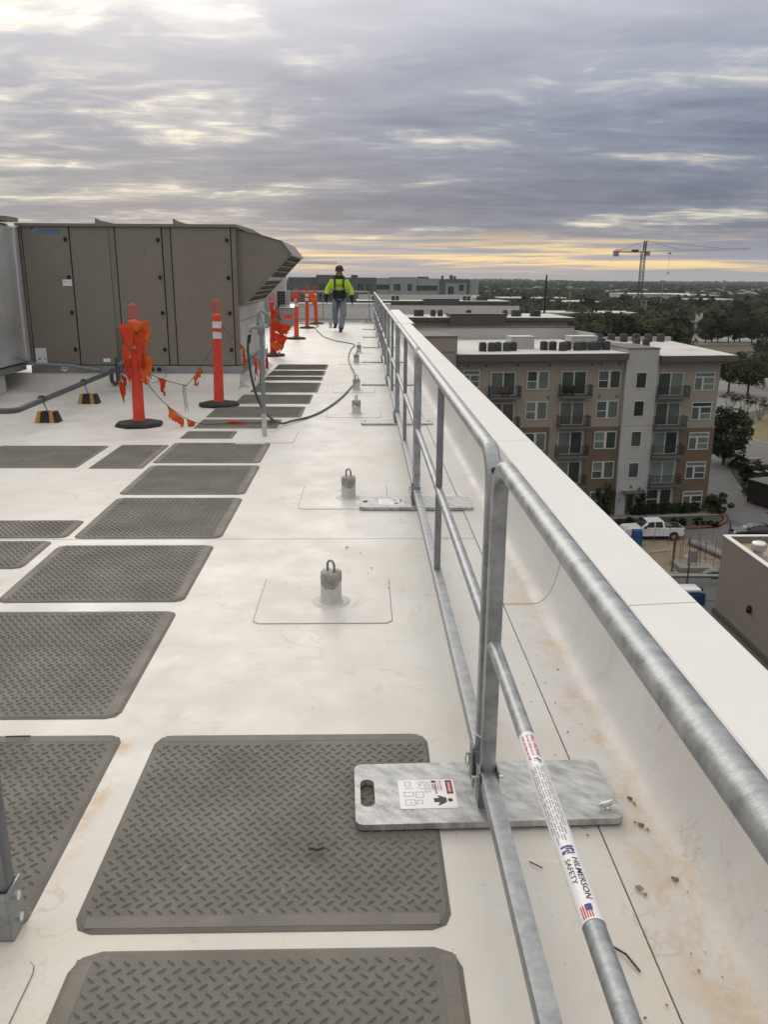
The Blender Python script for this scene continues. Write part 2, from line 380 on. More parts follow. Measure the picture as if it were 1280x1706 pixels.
stucco_m = pbr('beige_stucco', (.335, .298, .245), (.305, .27, .222), .5, .85, bump=.1, bscale=30)
whitew_m = pbr('white_panel', (.47, .465, .455), (.43, .425, .415), .4, .7)
brown_m = pbr('brown_cladding', (.165, .119, .08), (.147, .106, .071), 1.2, .8, bump=.15, bscale=20)
greyw_m = pbr('grey_stucco', (.115, .11, .105), (.10, .096, .092), .4, .8)
greyl_m = pbr('light_grey_stucco', (.33, .32, .30), (.29, .28, .265), .4, .8)
fascia_m = pbr('roof_fascia', (.105, .098, .088), (.09, .085, .076), .6, .6)
roofw_m = pbr('white_roofing', (.60, .59, .56), (.50, .49, .46), .15, .6, coord='World', speck=(.3, .64, (.40, .38, .34)))
frame_m = pbr('window_frame', (.56, .56, .54), rough=.5)
glass_m = pbr('window_glass', (.030, .042, .042), (.075, .095, .088), .35, .10, coord='World', rnd=.5, spec=.6)
blind_m = pbr('window_blind', (.11, .145, .135), (.17, .20, .19), .6, .12, coord='World', rnd=.35, spec=.6)
rail_m = pbr('balcony_iron', (.022, .022, .023), rough=.5)
slab_m = pbr('balcony_slab', (.14, .135, .125), rough=.8)
acunit_m = pbr('condenser_grey', (.065, .068, .072), (.05, .052, .056), 4, .6, rnd=.3)
bldgrey_m = pbr('block_grey', (.15, .155, .165), (.135, .14, .15), .1, .8)
bldpale_m = pbr('block_pale', (.37, .38, .40), (.33, .34, .36), .1, .8)
tanwall_m = pbr('tan_stucco', (.225, .195, .165), (.20, .175, .148), .3, .85, bump=.15, bscale=14, speck=(1.2, .72, (.17, .15, .13)))
tanroof_m = pbr('tan_roof', (.42, .33, .21), (.36, .28, .18), .5, .85, coord='World')
bark_m = pbr('bark', (.055, .042, .032), (.09, .072, .056), 6, .9)
leaf_m = pbr('oak_leaves', (.036, .052, .018), (.07, .085, .032), .8, .75, rnd=.35, trans=.2, spec=.2)
leaf2_m = pbr('dark_leaves', (.026, .040, .017), (.046, .060, .026), .8, .75, rnd=.3, trans=.15, spec=.2)
leaf3_m = pbr('olive_leaves', (.065, .072, .028), (.10, .095, .04), .8, .75, rnd=.3, trans=.2, spec=.2)
wood_m = pbr('far_canopy', (.028, .04, .02), (.065, .07, .036), .03, .85, coord='World', spec=.1)
carwhite_m = pbr('white_car_paint', (.72, .73, .75), rough=.25)
cardark_m = pbr('dark_car_paint', (.02, .021, .024), rough=.12, metal=.3)
carglass_m = pbr('car_glass', (.012, .014, .017), rough=.05, spec=.7)
tyre_m = pbr('tyre', (.012, .012, .012), rough=.8)
chrome_m = pbr('chrome', (.6, .6, .6), rough=.2, metal=1)
tail_m = pbr('tail_lamp', (.28, .015, .012), rough=.3)
rust_m = pbr('rusty_bar', (.055, .035, .028), (.10, .055, .035), 20, .8)
blue_m = pbr('blue_plastic', (.012, .085, .23), (.01, .06, .17), 3, .4)
crane_m = pbr('crane_steel', (.06, .058, .06), (.08, .07, .065), .2, .6)
hiviz_m = pbr('hiviz_cloth', (.46, .70, .03), (.38, .62, .025), 9, .75, bump=.5, bscale=14)
navy_m = pbr('dark_cloth', (.014, .014, .02), (.022, .02, .026), 9, .85, bump=.4, bscale=16)
denim_m = pbr('denim', (.13, .16, .20), (.19, .225, .26), 8, .85, bump=.4, bscale=18)
skin_m = pbr('skin', (.33, .17, .11), rough=.6)
hat_m = pbr('hat_shell', (.05, .018, .016), rough=.25)
boot_m = pbr('boot_leather', (.022, .018, .016), rough=.7)
grey_tape_m = pbr('grey_tape', (.42, .45, .42), rough=.35)
daikin_m = pbr('blue_logo', (.02, .16, .50), rough=.4)
cyan_m = pbr('cyan_logo', (.06, .36, .60), rough=.4)

# ------------------------------------------------------------------ the roof we stand on
G = -23.5                                # street level below the roof
deck = MB().box(-14, 1.16, -4, 30.6, -.6, -.005).build('roof_deck', seam_m, kind='structure')
ys = [-4, -1.75, 4.735, 11.2, 17.7, 24.2, 30.25]
for a, b in zip(ys[:-1], ys[1:]):
    MB().box(-14, .664, a + .004, b - .004, -.0045, 0).build('membrane_sheet', roof_m, deck)
base = MB().box(-14, 1.14, -4, 30.5, G, -.61).build('building_base', pbr('own_wall', (.4, .37, .33), rough=.8), kind='structure')

par = thing('parapet_wall', 'low white roof parapet with cream metal coping along the guardrail', 'parapet', (0, 0, 0))
MB().box(.95, 1.16, -4, 30.2, -.004, .383).build('wall_core', whitew_m, par)
MB().box(1.16, 1.245, 21.1, 30.2, -.6, .383).build('wall_thickening', whitew_m, par)
fy = [-4, 3.75, 9.8, 15.8, 21.8, 30.2]
for i, (a, b) in enumerate(zip(fy[:-1], fy[1:])):
    e = .0035 * (i % 2); n = 1 if True else 0
    prof = [(.6685, .001 + e), (.80, .001 + e), (.835, .006 + e), (.868 - e, .028 + e), (.897 - e, .075), (.920 - e, .15), (.936 - e, .24), (.9455 - e * .5, .36), (.956, .36), (.956, -.004), (.6685, -.004)]
    y1 = b + (.0 if i % 2 == 0 else .06); y0 = a - (.06 if i % 2 else 0)
    if i % 2 == 0 and i: y0 = a
    mb = MB(); ny = max(2, int((y1 - y0) / .12)); vs = []; fs = []
    for k in range(ny + 1):
        y = y0 + (y1 - y0) * k / ny
        for q, (x, z) in enumerate(prof):
            w = 0
            if 3 <= q <= 6: w = .007 * noise.noise(Vector((q * .6, y * 1.7, 3))) + .005 * noise.noise(Vector((q * .9, y * 5, 9)))
            vs.append((x - abs(w), y, z + (w if q > 2 and q < 7 else 0)))
    m = len(prof)
    for k in range(ny):
        for q in range(m): fs.append((k * m + q, k * m + (q + 1) % m, (k + 1) * m + (q + 1) % m, (k + 1) * m + q))
    fs.append(tuple(range(m))); fs.append(tuple(ny * m + q for q in range(m)))
    mb.add(vs, fs); mb.build('flashing_sheet', flash_m, par, smooth=50)
cy = [-3.38 + 3.04 * k for k in range(8)] + [21.1]
cope_prof = [(.930, .33), (.930, .390), (.936, .397), (1.172, .408), (1.180, .402), (1.180, .30), (1.172, .30), (1.170, .390), (.942, .3845), (.942, .33)]
for a, b in zip(cy[:-1], cy[1:]):
    MB().prism(cope_prof, 'y', a + .0035, b - .0035).build('coping_piece', cope_m, par)
    MB().box(.945, 1.166, b - .03, b + .03, .384, .3935).build('joint_sealant', sealant_m, par)
cp2 = [(x + (.082 if x > 1 else 0), z + .012) for x, z in cope_prof]
for a, b in ((21.1, 24.2), (24.2, 27.3), (27.3, 30.5)):
    MB().prism(cp2, 'y', a + .0035, b - .0035).build('coping_piece', cope_m, par)
farp = thing('parapet_wall', 'white parapet closing off the far end of the roof behind the worker', 'parapet', (0, 30.2, 0))
MB().box(-14, .93, .05, .35, -.1, .60).build('wall_core', flash_m, farp)
for k in range(5):
    x0 = -14 + 3.0 * k
    MB().box(x0, min(x0 + 2.99, .96), 0, .40, .602, .64).build('coping_piece', cope_m, farp)

# ------------------------------------------------------------------ rubber walkway mats
LUG_P, LUG_R = .0335, .0225
def walk_mat(x0, x1, y0, y1, label, borders='', cut=.045, notch=None, group=None):
    t = thing('walkway_mat', label, 'rubber mat', ((x0 + x1) / 2, (y0 + y1) / 2, .0), 0, group)
    hx, hy = (x1 - x0) / 2, (y1 - y0) / 2
    rr = random.Random(int(x0 * 991 + y0 * 377))
    def outline(i, z):
        c = max(cut - i * .4, .012)
        X0, X1, Y0, Y1 = -hx + i, hx - i, -hy + i, hy - i
        if notch:   # a rectangle missing from the far right corner
            nx, ny = notch
            p = [(X0 + c, Y0), (X1 - c, Y0), (X1, Y0 + c), (X1, Y1 - ny), (X1 - nx + .02, Y1 - ny), (X1 - nx, Y1 - ny + .02), (X1 - nx, Y1), (X0 + c, Y1), (X0, Y1 - c), (X0, Y0 + c)]
        else:
            p = [(X0 + c, Y0), (X1 - c, Y0), (X1 - c * .3, Y0 + c * .3), (X1, Y0 + c), (X1, Y1 - c), (X1 - c * .3, Y1 - c * .3), (X1 - c, Y1), (X0 + c, Y1), (X0 + c * .3, Y1 - c * .3), (X0, Y1 - c), (X0, Y0 + c), (X0 + c * .3, Y0 + c * .3)]
        return [(x, y, z) for x, y in p]
    a, b, c = outline(0, .0008), outline(.001, .002), outline(.012, .0068)
    n = len(a); mb = MB()
    mb.add(a + b + c, [(i, (i + 1) % n, n + (i + 1) % n, n + i) for i in range(n)] + [(n + i, n + (i + 1) % n, 2 * n + (i + 1) % n, 2 * n + i) for i in range(n)] + [tuple(range(2 * n, 3 * n))])
    mb.build('pad', rubber_m, t)
    B = .052
    bx0, bx1 = -hx + (B if 'l' in borders else .02), hx - (B if 'r' in borders else .02)
    by0, by1 = -hy + (B if 'f' in borders else .02), hy - (B if 'b' in borders else .02)
    for s, q in (('l', (-hx + .012, bx0 - .004, -hy + .03, hy - .03)), ('r', (bx1 + .004, hx - .012, -hy + .03, hy - .03)),
                 ('f', (-hx + .03, hx - .03, -hy + .012, by0 - .004)), ('b', (-hx + .03, hx - .03, by1 + .004, hy - .012))):
        if s in borders:
            MB().bbox(q[0], q[1], q[2], q[3], .004, .0076, .0006).build('plain_border', rubber_edge_m, t)
    lug = MB(); j = 0; y = by0 + LUG_R * .5; d = .0105; w = .0036; hgt = .0045; z = .0067
    while y < by1 - LUG_R * .35:
        x = bx0 + LUG_P * (.25 + .5 * (j % 2))
        s = 1 if j % 2 else -1
        while x < bx1 - LUG_P * .2:
            if not (notch and x > hx - notch[0] - .03 and y > hy - notch[1] - .03):
                ux, uy = .80, .60 * s
                px_, py_ = -uy, ux
                jx, jy = rr.uniform(-.001, .001), rr.uniform(-.001, .001)
                P = [(x + jx + ux * d * a_ + px_ * w * b_, y + jy + uy * d * a_ + py_ * w * b_, z + zz) for a_, b_, zz in
                     ((-1.25, 0, 0), (-.5, -1, 0), (.5, -1, 0), (1.25, 0, 0), (.5, 1, 0), (-.5, 1, 0), (-.6, 0, hgt), (.6, 0, hgt))]
                lug.add(P, [(0, 1, 6), (1, 2, 7, 6), (2, 3, 7), (3, 4, 7), (4, 5, 6, 7), (5, 0, 6)])
            x += LUG_P
        y += LUG_R; j += 1
    if lug.v: lug.build('raised_tread', rubber_m, t, kind='stuff')
    return t
walk_mat(-.665, .222, .70, 1.585, 'brown rubber tread mat in front of the mat under the stickered base plate', 'lr', .06)
walk_mat(-.70, .212, 1.637, 2.525, 'brown rubber tread mat with a galvanised base plate lying across its corner', 'fb', .05)
walk_mat(-1.72, -.815, 1.64, 2.53, 'brown rubber mat with rust stain along its edge beside the loose bracket post', 'b', .045)
walk_mat(-1.765, -.868, 2.64, 3.62, 'large brown tread mat with one plain side border, level with the roof anchor', 'lr')
walk_mat(-1.765, -.866, 3.735, 4.612, 'brown tread mat bordered both sides, just before the roof membrane seam', 'lr')
walk_mat(-1.735, -.852, 4.745, 5.69, 'brown tread mat just beyond the roof membrane seam', 'lr')
walk_mat(-2.70, -1.825, 4.215, 4.70, 'short brown mat left of the main row, before the membrane seam', 'r')
walk_mat(-2.70, -1.775, 4.757, 5.13, 'short brown mat left of the main row, beyond the membrane seam', 'r')
walk_mat(-1.76, -.856, 5.785, 6.74, 'brown tread mat between the seam mat and the notched hydrant mat', 'lr')
walk_mat(-1.775, -.872, 6.835, 7.71, 'brown tread mat with a corner cut out around the hydrant patch', 'lr', .03, (.33, .05))
walk_mat(-2.24, -1.80, 6.63, 7.608, 'narrow brown mat squeezed between a wide mat and the notched mat', 'r', .02)
walk_mat(-3.33, -2.34, 6.65, 7.57, 'wide brown mat out to the side, in front of the striped rubber blocks', '', .03)
walk_mat(-1.78, -1.275, 7.936, 8.326, 'small brown mat left of the hydrant patch', '', .02)
walk_mat(-1.76, -.895, 8.5, 9.05, 'brown mat lying under the trailing end of the flag cord', '', .02)
walk_mat(-1.76, -.70, 9.2, 9.99, 'wide brown mat at the foot of the bare orange delineator', '', .02)
walk_mat(-1.60, -.67, 10.24, 11.06, 'brown mat beside the air handler corner, before the second roof seam', '', .02)
walk_mat(-1.55, -.63, 11.3, 12.37, 'brown mat beside the air handler corner, beyond the second roof seam', '', .02)
for y0, y1, w_ in ((12.67, 13.14, 'narrow brown mat below the intake hood, start of the far run'), (13.31, 14.01, 'brown mat in the middle of the far run below the intake hood'), (14.2, 15.06, 'last brown mat of the far run below the intake hood')):
    walk_mat(-1.53, -.63, y0, y1, w_, '', .02, group='mats below the intake hood')

# ------------------------------------------------------------------ guardrail
RX = .357
def sq_prof(r, n, seg=20):
    out = []
    for k in range(seg):
        a = 2 * math.pi * (k + .5) / seg; c, s = math.cos(a), math.sin(a)
        q = (abs(c) ** n + abs(s) ** n) ** (-1 / n); out.append((r * q * c, r * q * s))
    return out
PL = 3.22
def make_panel(label, group=None, sticker=False):
    t = thing('guardrail_panel', label, 'guardrail', (0, 0, 0), 0, group)
    H, br = 1.062, .105; pts = []; ex = []
    for z in (.04, .3, .6, .80, .90): pts.append((0, .0, z)); ex.append(6.0)
    for k in range(1, 9):
        a = R(90 * k / 9); pts.append((0, br - br * math.cos(a), H - .022 - br + br * math.sin(a))); ex.append(6 - 4 * k / 9)
    ny = 12
    for k in range(ny + 1): pts.append((0, br + (PL - 2 * br) * k / ny, H - .022)); ex.append(2.0)
    for k in range(1, 9):
        a = R(90 * k / 9); pts.append((0, PL - br + br * math.sin(a), H - .022 - br + br * math.cos(a))); ex.append(2 + 4 * k / 9)
    for z in (.90, .80, .6, .3, .04): pts.append((0, PL, z)); ex.append(6.0)
    i0, i1 = 4, len(pts) - 5
    sub = pts[i0:i1 + 1]; se = ex[i0:i1 + 1]
    MB().sweep(sub, lambda i: sq_prof(.0225 - .0015 * (se[i] - 2) / 4, se[i]), True).build('top_rail', galv_band_m, t, smooth=40)
    for y in (0, PL):
        MB().sweep([(0, y, .13), (0, y, .5), (0, y, .901)], lambda i: sq_prof(.0212, 6), True).build('post', galv_band_m, t, smooth=35)
    MB().tube([(0, .02 + (PL - .04) * k / 12, .53) for k in range(13)], .0185, 20).build('middle_rail', galv_band_m, t, smooth=40)
    MB().sweep([(0, -.02, .11), (0, PL / 2, .11), (0, PL + .02, .11)], lambda i: sq_prof(.0235, 9), True).build('bottom_rail', galv_m, t, smooth=35)
    for z0, z1 in ((.133, .512), (.548, 1.02)):
        MB().sweep([(0, PL / 2, z0), (0, PL / 2, (z0 + z1) / 2), (0, PL / 2, z1)], lambda i: sq_prof(.0155, 7), True).build('picket', galv_post_m, t, smooth=35)
    # bolt hole in the bend, vent holes
    ha = R(28); hc = Vector((0, br - br * math.cos(ha), H - .022 - br + br * math.sin(ha))); hn = Vector((0, -math.cos(ha), math.sin(ha)))
    MB().tube([hc + hn * .015, hc + hn * .0236], .0085, 14).build('bolt_hole', black_m, t)
    MB().tube([(-.0195, PL / 2 + .045, .53), (-.0187, PL / 2 + .045, .53)], .006, 8).build('vent_hole', black_m, t)
    return t
def rail_label(t):
    """warning sleeve round the middle rail; lettering runs towards the camera, tops to the parapet side"""
    r = .0190; cen = Vector((0, 0, .53)); yA, yB = 2.72, 2.17      # local: start and end along the panel
    mb = MB(); seg = 20; ring = lambda y: [(r * math.sin(a), y, .53 + r * math.cos(a)) for a in [R(-100 + 200 * k / seg) for k in range(seg + 1)]]
    V = ring(yA) + ring(yB); mb.add(V, [(k, k + 1, seg + 2 + k, seg + 1 + k) for k in range(seg)])
    st = mb.build('warning_sticker', sticker_m, t, smooth=60); st['label'] = 'white warning sticker wrapped round the middle rail'
    a0 = R(-18)                                                     # turn the print a little to the viewer's side
    def fn(off, lift):                                              # x along (towards camera), y around
        def f(x, y): a = a0 + (y + lift) / r; q = r + .0005 + (.0004 if off == .5195 else 0); return (q * math.sin(a), yA - off - x, .53 + q * math.cos(a))
        return f
    red = MB(); put_text(red, 'FALL HAZARD', .0125, fn(.012, .008), .1, .01, .085, 5)
    put_text(red, 'Do not climb on or', .0085, fn(.012, -.002), .1, .01, .082, 4); put_text(red, 'over or lean on rail', .0085, fn(.012, -.0115), .1, .01, .092, 4)
    red.build('red_lettering', ink_red_m, st)
    fig = MB(); u = fn(.103, .004)                                 # tumbling figure
    for pl in ([(0, 0), (.012, .004), (.012, .007), (0, .003)], [(.004, .003), (.007, .010), (.009, .010), (.007, .003)], [(.008, -.006), (.010, -.006), (.012, .004), (.009, .004)], [(.0, -.005), (.002, -.006), (.006, .001), (.004, .002)], [(.013, .005), (.017, .004), (.018, .008), (.014, .009)]):
        fig.add([u(*p) for p in pl], [(0, 1, 2, 3)])
    fig.build('falling_figure', ink_m, st)
    rr = random.Random(3); body = MB(); wds = ['mnu', 'iun', 'numi', 'uim', 'nm', 'minu', 'un']
    for k in range(7):
        ln = ' '.join(rr.choice(wds) for _ in range(9)); put_text(body, ln, .0052, fn(.128 + .004 * (k % 3), .013 - .0049 * k), 0, .012, rr.uniform(.19, .235), 2)
    body.build('fine_print', ink_grey_m, st)
    lg = MB(); put_text(lg, 'HILMERSON', .0145, fn(.408, .0035), .12, .006, .100, 6); put_text(lg, 'SAFETY', .0135, fn(.410, -.0100), .12, .004, .062, 6); lg.build('maker_lettering', ink_m, st)
    em = MB(); u = fn(.378, -.006)
    for x0, x1, y0, y1 in ((0, .005, -.004, .018), (.007, .010, .004, .018), (.010, .016, .013, .018), (.012, .020, -.004, .002), (.012, .016, .002, .010), (.018, .021, .004, .018)):
        [em.add([u(x0, y0 + (y1 - y0) * k / 4), u(x1, y0 + (y1 - y0) * k / 4), u(x1, y0 + (y1 - y0) * (k + 1) / 4), u(x0, y0 + (y1 - y0) * (k + 1) / 4)], [(0, 1, 2, 3)]) for k in range(4)]
    em.build('maker_emblem', ink_blue_m, st)
    fl = MB(); bl = MB(); u = fn(.520, -.012)
    for k in range(5): fl.add([u(0, .004 * k), u(.026, .004 * k), u(.026, .004 * k + .002), u(0, .004 * k + .002)], [(0, 1, 2, 3)])
    u = fn(.5195, -.0125)
    for k in range(4): y0_ = .0095 + .0026 * k; bl.add([u(-.0006, y0_), u(.012, y0_), u(.012, y0_ + .0027), u(-.0006, y0_ + .0027)], [(0, 1, 2, 3)])
    bl.M = Matrix.Translation((0, 0, 0))
    fl.build('flag_stripes', ink_red_m, st); bl.build('flag_canton', ink_blue_m, st)
ORD = ['first', 'second', 'third', 'fourth', 'fifth', 'sixth', 'seventh', 'eighth', 'ninth', 'tenth']
P0 = 2.218
first = make_panel('near galvanised guardrail panel with white warning sticker on its middle rail', 'guardrail panels along the parapet')
prev_label = 'galvanised guardrail panel standing between two base plates along the parapet'
panels = []
for k in range(8):
    p = dup(first, (RX, P0 + 3.35 * k, 0), 0, 'plain galvanised guardrail panel, ' + ORD[k] + ' beyond the stickered base plate' if k else 'galvanised guardrail panel just past the stickered base plate, bolt hole in its bend', 'guardrail panels along the parapet')
    panels.append(p)
panels[7]['label'] = 'last galvanised guardrail panel, meeting the cross rail at the roof end'
first.location = (RX, P0 - 3.35 + .02, 0)
rail_label(first)
for k in range(2):
    dup(first if False else panels[3], (.20 - 3.3 * k, 29.75, 0), R(90), ('galvanised cross rail panel meeting the long guardrail at the roof end', 'galvanised cross rail panel at the roof end, behind the delineators')[k], 'cross rail panels')

# base plates
def make_plate(label, loc, rot, slots, stick, group=None, wing=False):
    t = thing('rail_base_plate', label, 'base plate', loc, rot, group)
    L_, W_, T_ = .765, .30, .019
    bm = bmesh.new(); edges = []
    def loop(pts):
        vs = [bm.verts.new((x, y, 0)) for x, y in pts]
        for i in range(len(vs)): edges.append(bm.edges.new((vs[i], vs[(i + 1) % len(vs)])))
    loop(rrect(-L_ / 2, L_ / 2, -W_ / 2, W_ / 2, .025, 5))
    for cx, w, l in slots: loop(rrect(cx - w / 2, cx + w / 2, -l / 2, l / 2, min(w, l) * .48, 6))
    res = bmesh.ops.triangle_fill(bm, use_beauty=True, use_dissolve=False, edges=edges)
    ext = bmesh.ops.extrude_face_region(bm, geom=bm.faces[:])
    for g in ext['geom']:
        if isinstance(g, bmesh.types.BMVert): g.co.z = T_
    mb = MB(); mb.M = Matrix.Translation((0, 0, .0)); mb.bm(bm); mb.build('plate', plate_m, t)
    # socket channel and pins under the two posts
    for s in (-1, 1):
        y = s * .064
        c = MB(); c.box(-.029, -.025, y - .025, y + .025, T_, .135); c.box(.025, .029, y - .025, y + .025, T_, .135); c.box(-.025, .025, y + s * .024 - .002, y + s * .024 + .002, T_, .10)
        c.build('socket', galv_post_m, t)
        MB().tube([(-.045, y, .105), (.045, y, .105)], .0055, 8).build('pin', zinc_m, t, smooth=40)
        MB().tube([(-.043, y, .105), (-.046, y - .004, .085), (-.040, y - .01, .06), (-.034, y - .006, .085), (-.036, y, .105)], .0025, 6).build('pin_clip', zinc_m, t, smooth=40)
    ub = MB(); ub.tube([(-.034, .045, .20)] + [(-.034 + .068 * k / 8, .045 - .038 * math.sin(math.pi * k / 8), .20 - .012 * math.sin(math.pi * k / 8)) for k in range(1, 8)] + [(.034, .045, .20)], .003, 6)
    ub.build('retaining_clip', zinc_m, t, smooth=40)
    if wing:
        w = MB(); w.M = Matrix.Translation((.345, -.105, T_)) @ Matrix.Rotation(R(12), 4, 'Z')
        w.lathe([(.009, 0), (.009, .006), (.005, .010)], 12)
        bw = bmesh.new(); bmesh.ops.create_uvsphere(bw, u_segments=16, v_segments=10, radius=1)
        for v in bw.verts: v.co = Vector((v.co.x * .028, v.co.y * .006 + .008 * v.co.x ** 2, .016 + v.co.z * .010 + .006 * v.co.x))
        w.bm(bw)
        w.build('wing_nut', zinc_m, t)
    if stick: sticker(t, T_)
    return t
def sticker(t, z):
    # plate-local: the card lies left of the posts
    x0, x1, y0, y1 = -.252, -.084, -.084, .058
    st = MB().prism(rrect(x0, x1, y0, y1, .005, 3), 'z', z + .0004, z + .0009).build('safety_sticker', sticker_m, t)
    zz = z + .0013
    W, Hh = x1 - x0, y1 - y0
    def fn(u, v):      # lettering runs from the far edge towards the camera; tops to the parapet side
        return lambda x, y: (x0 + W * v + y, y1 - Hh * u - x, zz)
    def rect(mb, u0, u1, v0, v1, dz=0): mb.add([(x0 + W * v0, y1 - Hh * u0, zz + dz), (x0 + W * v0, y1 - Hh * u1, zz + dz), (x0 + W * v1, y1 - Hh * u1, zz + dz), (x0 + W * v1, y1 - Hh * u0, zz + dz)], [(0, 1, 2, 3)])
    b = MB(); rect(b, .04, .52, .85, .965); b.build('danger_box', ink_m, st)
    r = MB(); rect(r, .10, .48, .875, .945, .0003)
    put_text(r, 'FALL HAZARD', .008, fn(.05, .745), 0, .02, .05); put_text(r, 'mn um nim mu', .006, fn(.05, .705), 0, .01, .048); r.build('danger_panel', ink_red_m, st)
    d = MB(); put_text(d, 'DANGER', .0095, lambda x, y: (x0 + W * .884 + y, y1 - Hh * .115 - x, zz + .0006), 0, .01, .048); d.build('danger_lettering', sticker_m, st)
    h = MB(); put_text(h, 'HILMERSON', .0095, fn(.14, .645), .1, .015, .052); put_text(h, 'SAFETY', .0085, fn(.16, .60), .1, .01, .034)
    rect(h, .04, .12, .60, .68)
    # head, shoulders and book of the reading figure
    cx, cy_ = x0 + W * .885, y1 - Hh * .735
    h.add([(cx + .0075 * math.cos(2 * math.pi * k / 14), cy_ + .0085 * math.sin(2 * math.pi * k / 14), zz) for k in range(14)], [tuple(range(14))])
    q = lambda u, v: (x0 + W * v, y1 - Hh * u, zz)
    h.add([q(.58, .70), q(.66, .82), q(.80, .82), q(.90, .70), q(.90, .66), q(.80, .70), q(.80, .60), q(.66, .60), q(.66, .70), q(.58, .66)], [tuple(range(10))])
    h.build('black_print', ink_m, st)
    g = MB(); rr = random.Random(5)
    def line(u0, v0, u1, v1, w=.0007):
        a, c = Vector(q(u0, v0)), Vector(q(u1, v1)); n = (c - a).cross(Vector((0, 0, 1))).normalized() * w; g.add([a - n, c - n, c + n, a + n], [(0, 1, 2, 3)])
    for u0, u1, v0, v1 in ((.70, .88, .10, .27), (.44, .58, .09, .26), (.08, .22, .12, .22), (.44, .62, .30, .43), (.72, .84, .30, .40)):
        line(u0, v0, u1, v0); line(u1, v0, u1, v1); line(u0, v1, u1, v1); line(u0, v0, u0, v1)
    for u0, v0, u1, v1 in ((.10, .33, .22, .42), (.10, .42, .22, .36), (.26, .34, .34, .44), (.06, .38, .10, .46), (.30, .27, .30, .12), (.78, .18, .82, .22)): line(u0, v0, u1, v1)
    for k in range(6): put_text(g, 'mn um nim mu', .0038, fn(.06, .565 - .022 * k), 0, 0, rr.uniform(.04, .062))
    g.build('grey_diagrams', ink_grey_m, st)
PX = RX - .003
make_plate('galvanised base plate with white safety sticker, wing nut and long handle slot', (PX, 2.154, .0118), R(1.4), [(-.345, .042, .135)], True, None, True)
make_plate('galvanised base plate reaching over the second anchor patch', (PX, 5.50, .005), R(-1.0), [(-.345, .035, .06)], True)
MBs = []
for k in range(2, 9):
    make_plate('plain galvanised base plate under the rail joint, ' + ORD[k - 1] + ' beyond the stickered plate' if k > 2 else 'galvanised base plate with square holes at both ends, past the second anchor',
               (PX, 2.154 + 3.35 * k, .001), R([.5, -.8, .3, .9, -.4, .2, -.6][k - 2]), [(-.345, .04, .05), (.345, .04, .05)], False, 'base plates further along the rail')
for k in range(2):
    make_plate(('galvanised base plate at the corner of the far cross rail', 'galvanised base plate under the middle of the far cross rail')[k], (.18 - 3.3 * k, 29.75, .001), R(90), [(-.345, .04, .05)], False, 'cross rail base plates')
# white glare card on the second plate
# loose bracketed stanchion at the side
t = thing('rail_stanchion', 'square steel stanchion in a bolted bracket beside the rust stained mat', 'post', (-.862, 1.655, .0), R(0))
MB().sweep([(.008, 0, .03), (.008, 0, .5), (.008, 0, 1.07)], lambda i: sq_prof(.026, 7), True).build('post', galv_post_m, t, smooth=35)
b = MB(); b.box(-.036, .0355, -.037, -.032, .0035, .13); b.box(.036, .041, -.037, .036, .0035, .13); b.box(-.041, -.0365, -.037, .036, .0035, .13); b.box(-.041, .041, -.037, .06, .001, .003)
b.build('bracket', galv_m, t)
for z in (.04, .10):
    MB().tube([(.0, -.046, z), (.0, -.035, z)], .011, 10).build('bolt_head', zinc_m, t)
    MB().tube([(.049, .0, z), (.04, .0, z)], .011, 10).build('bolt_head', zinc_m, t)

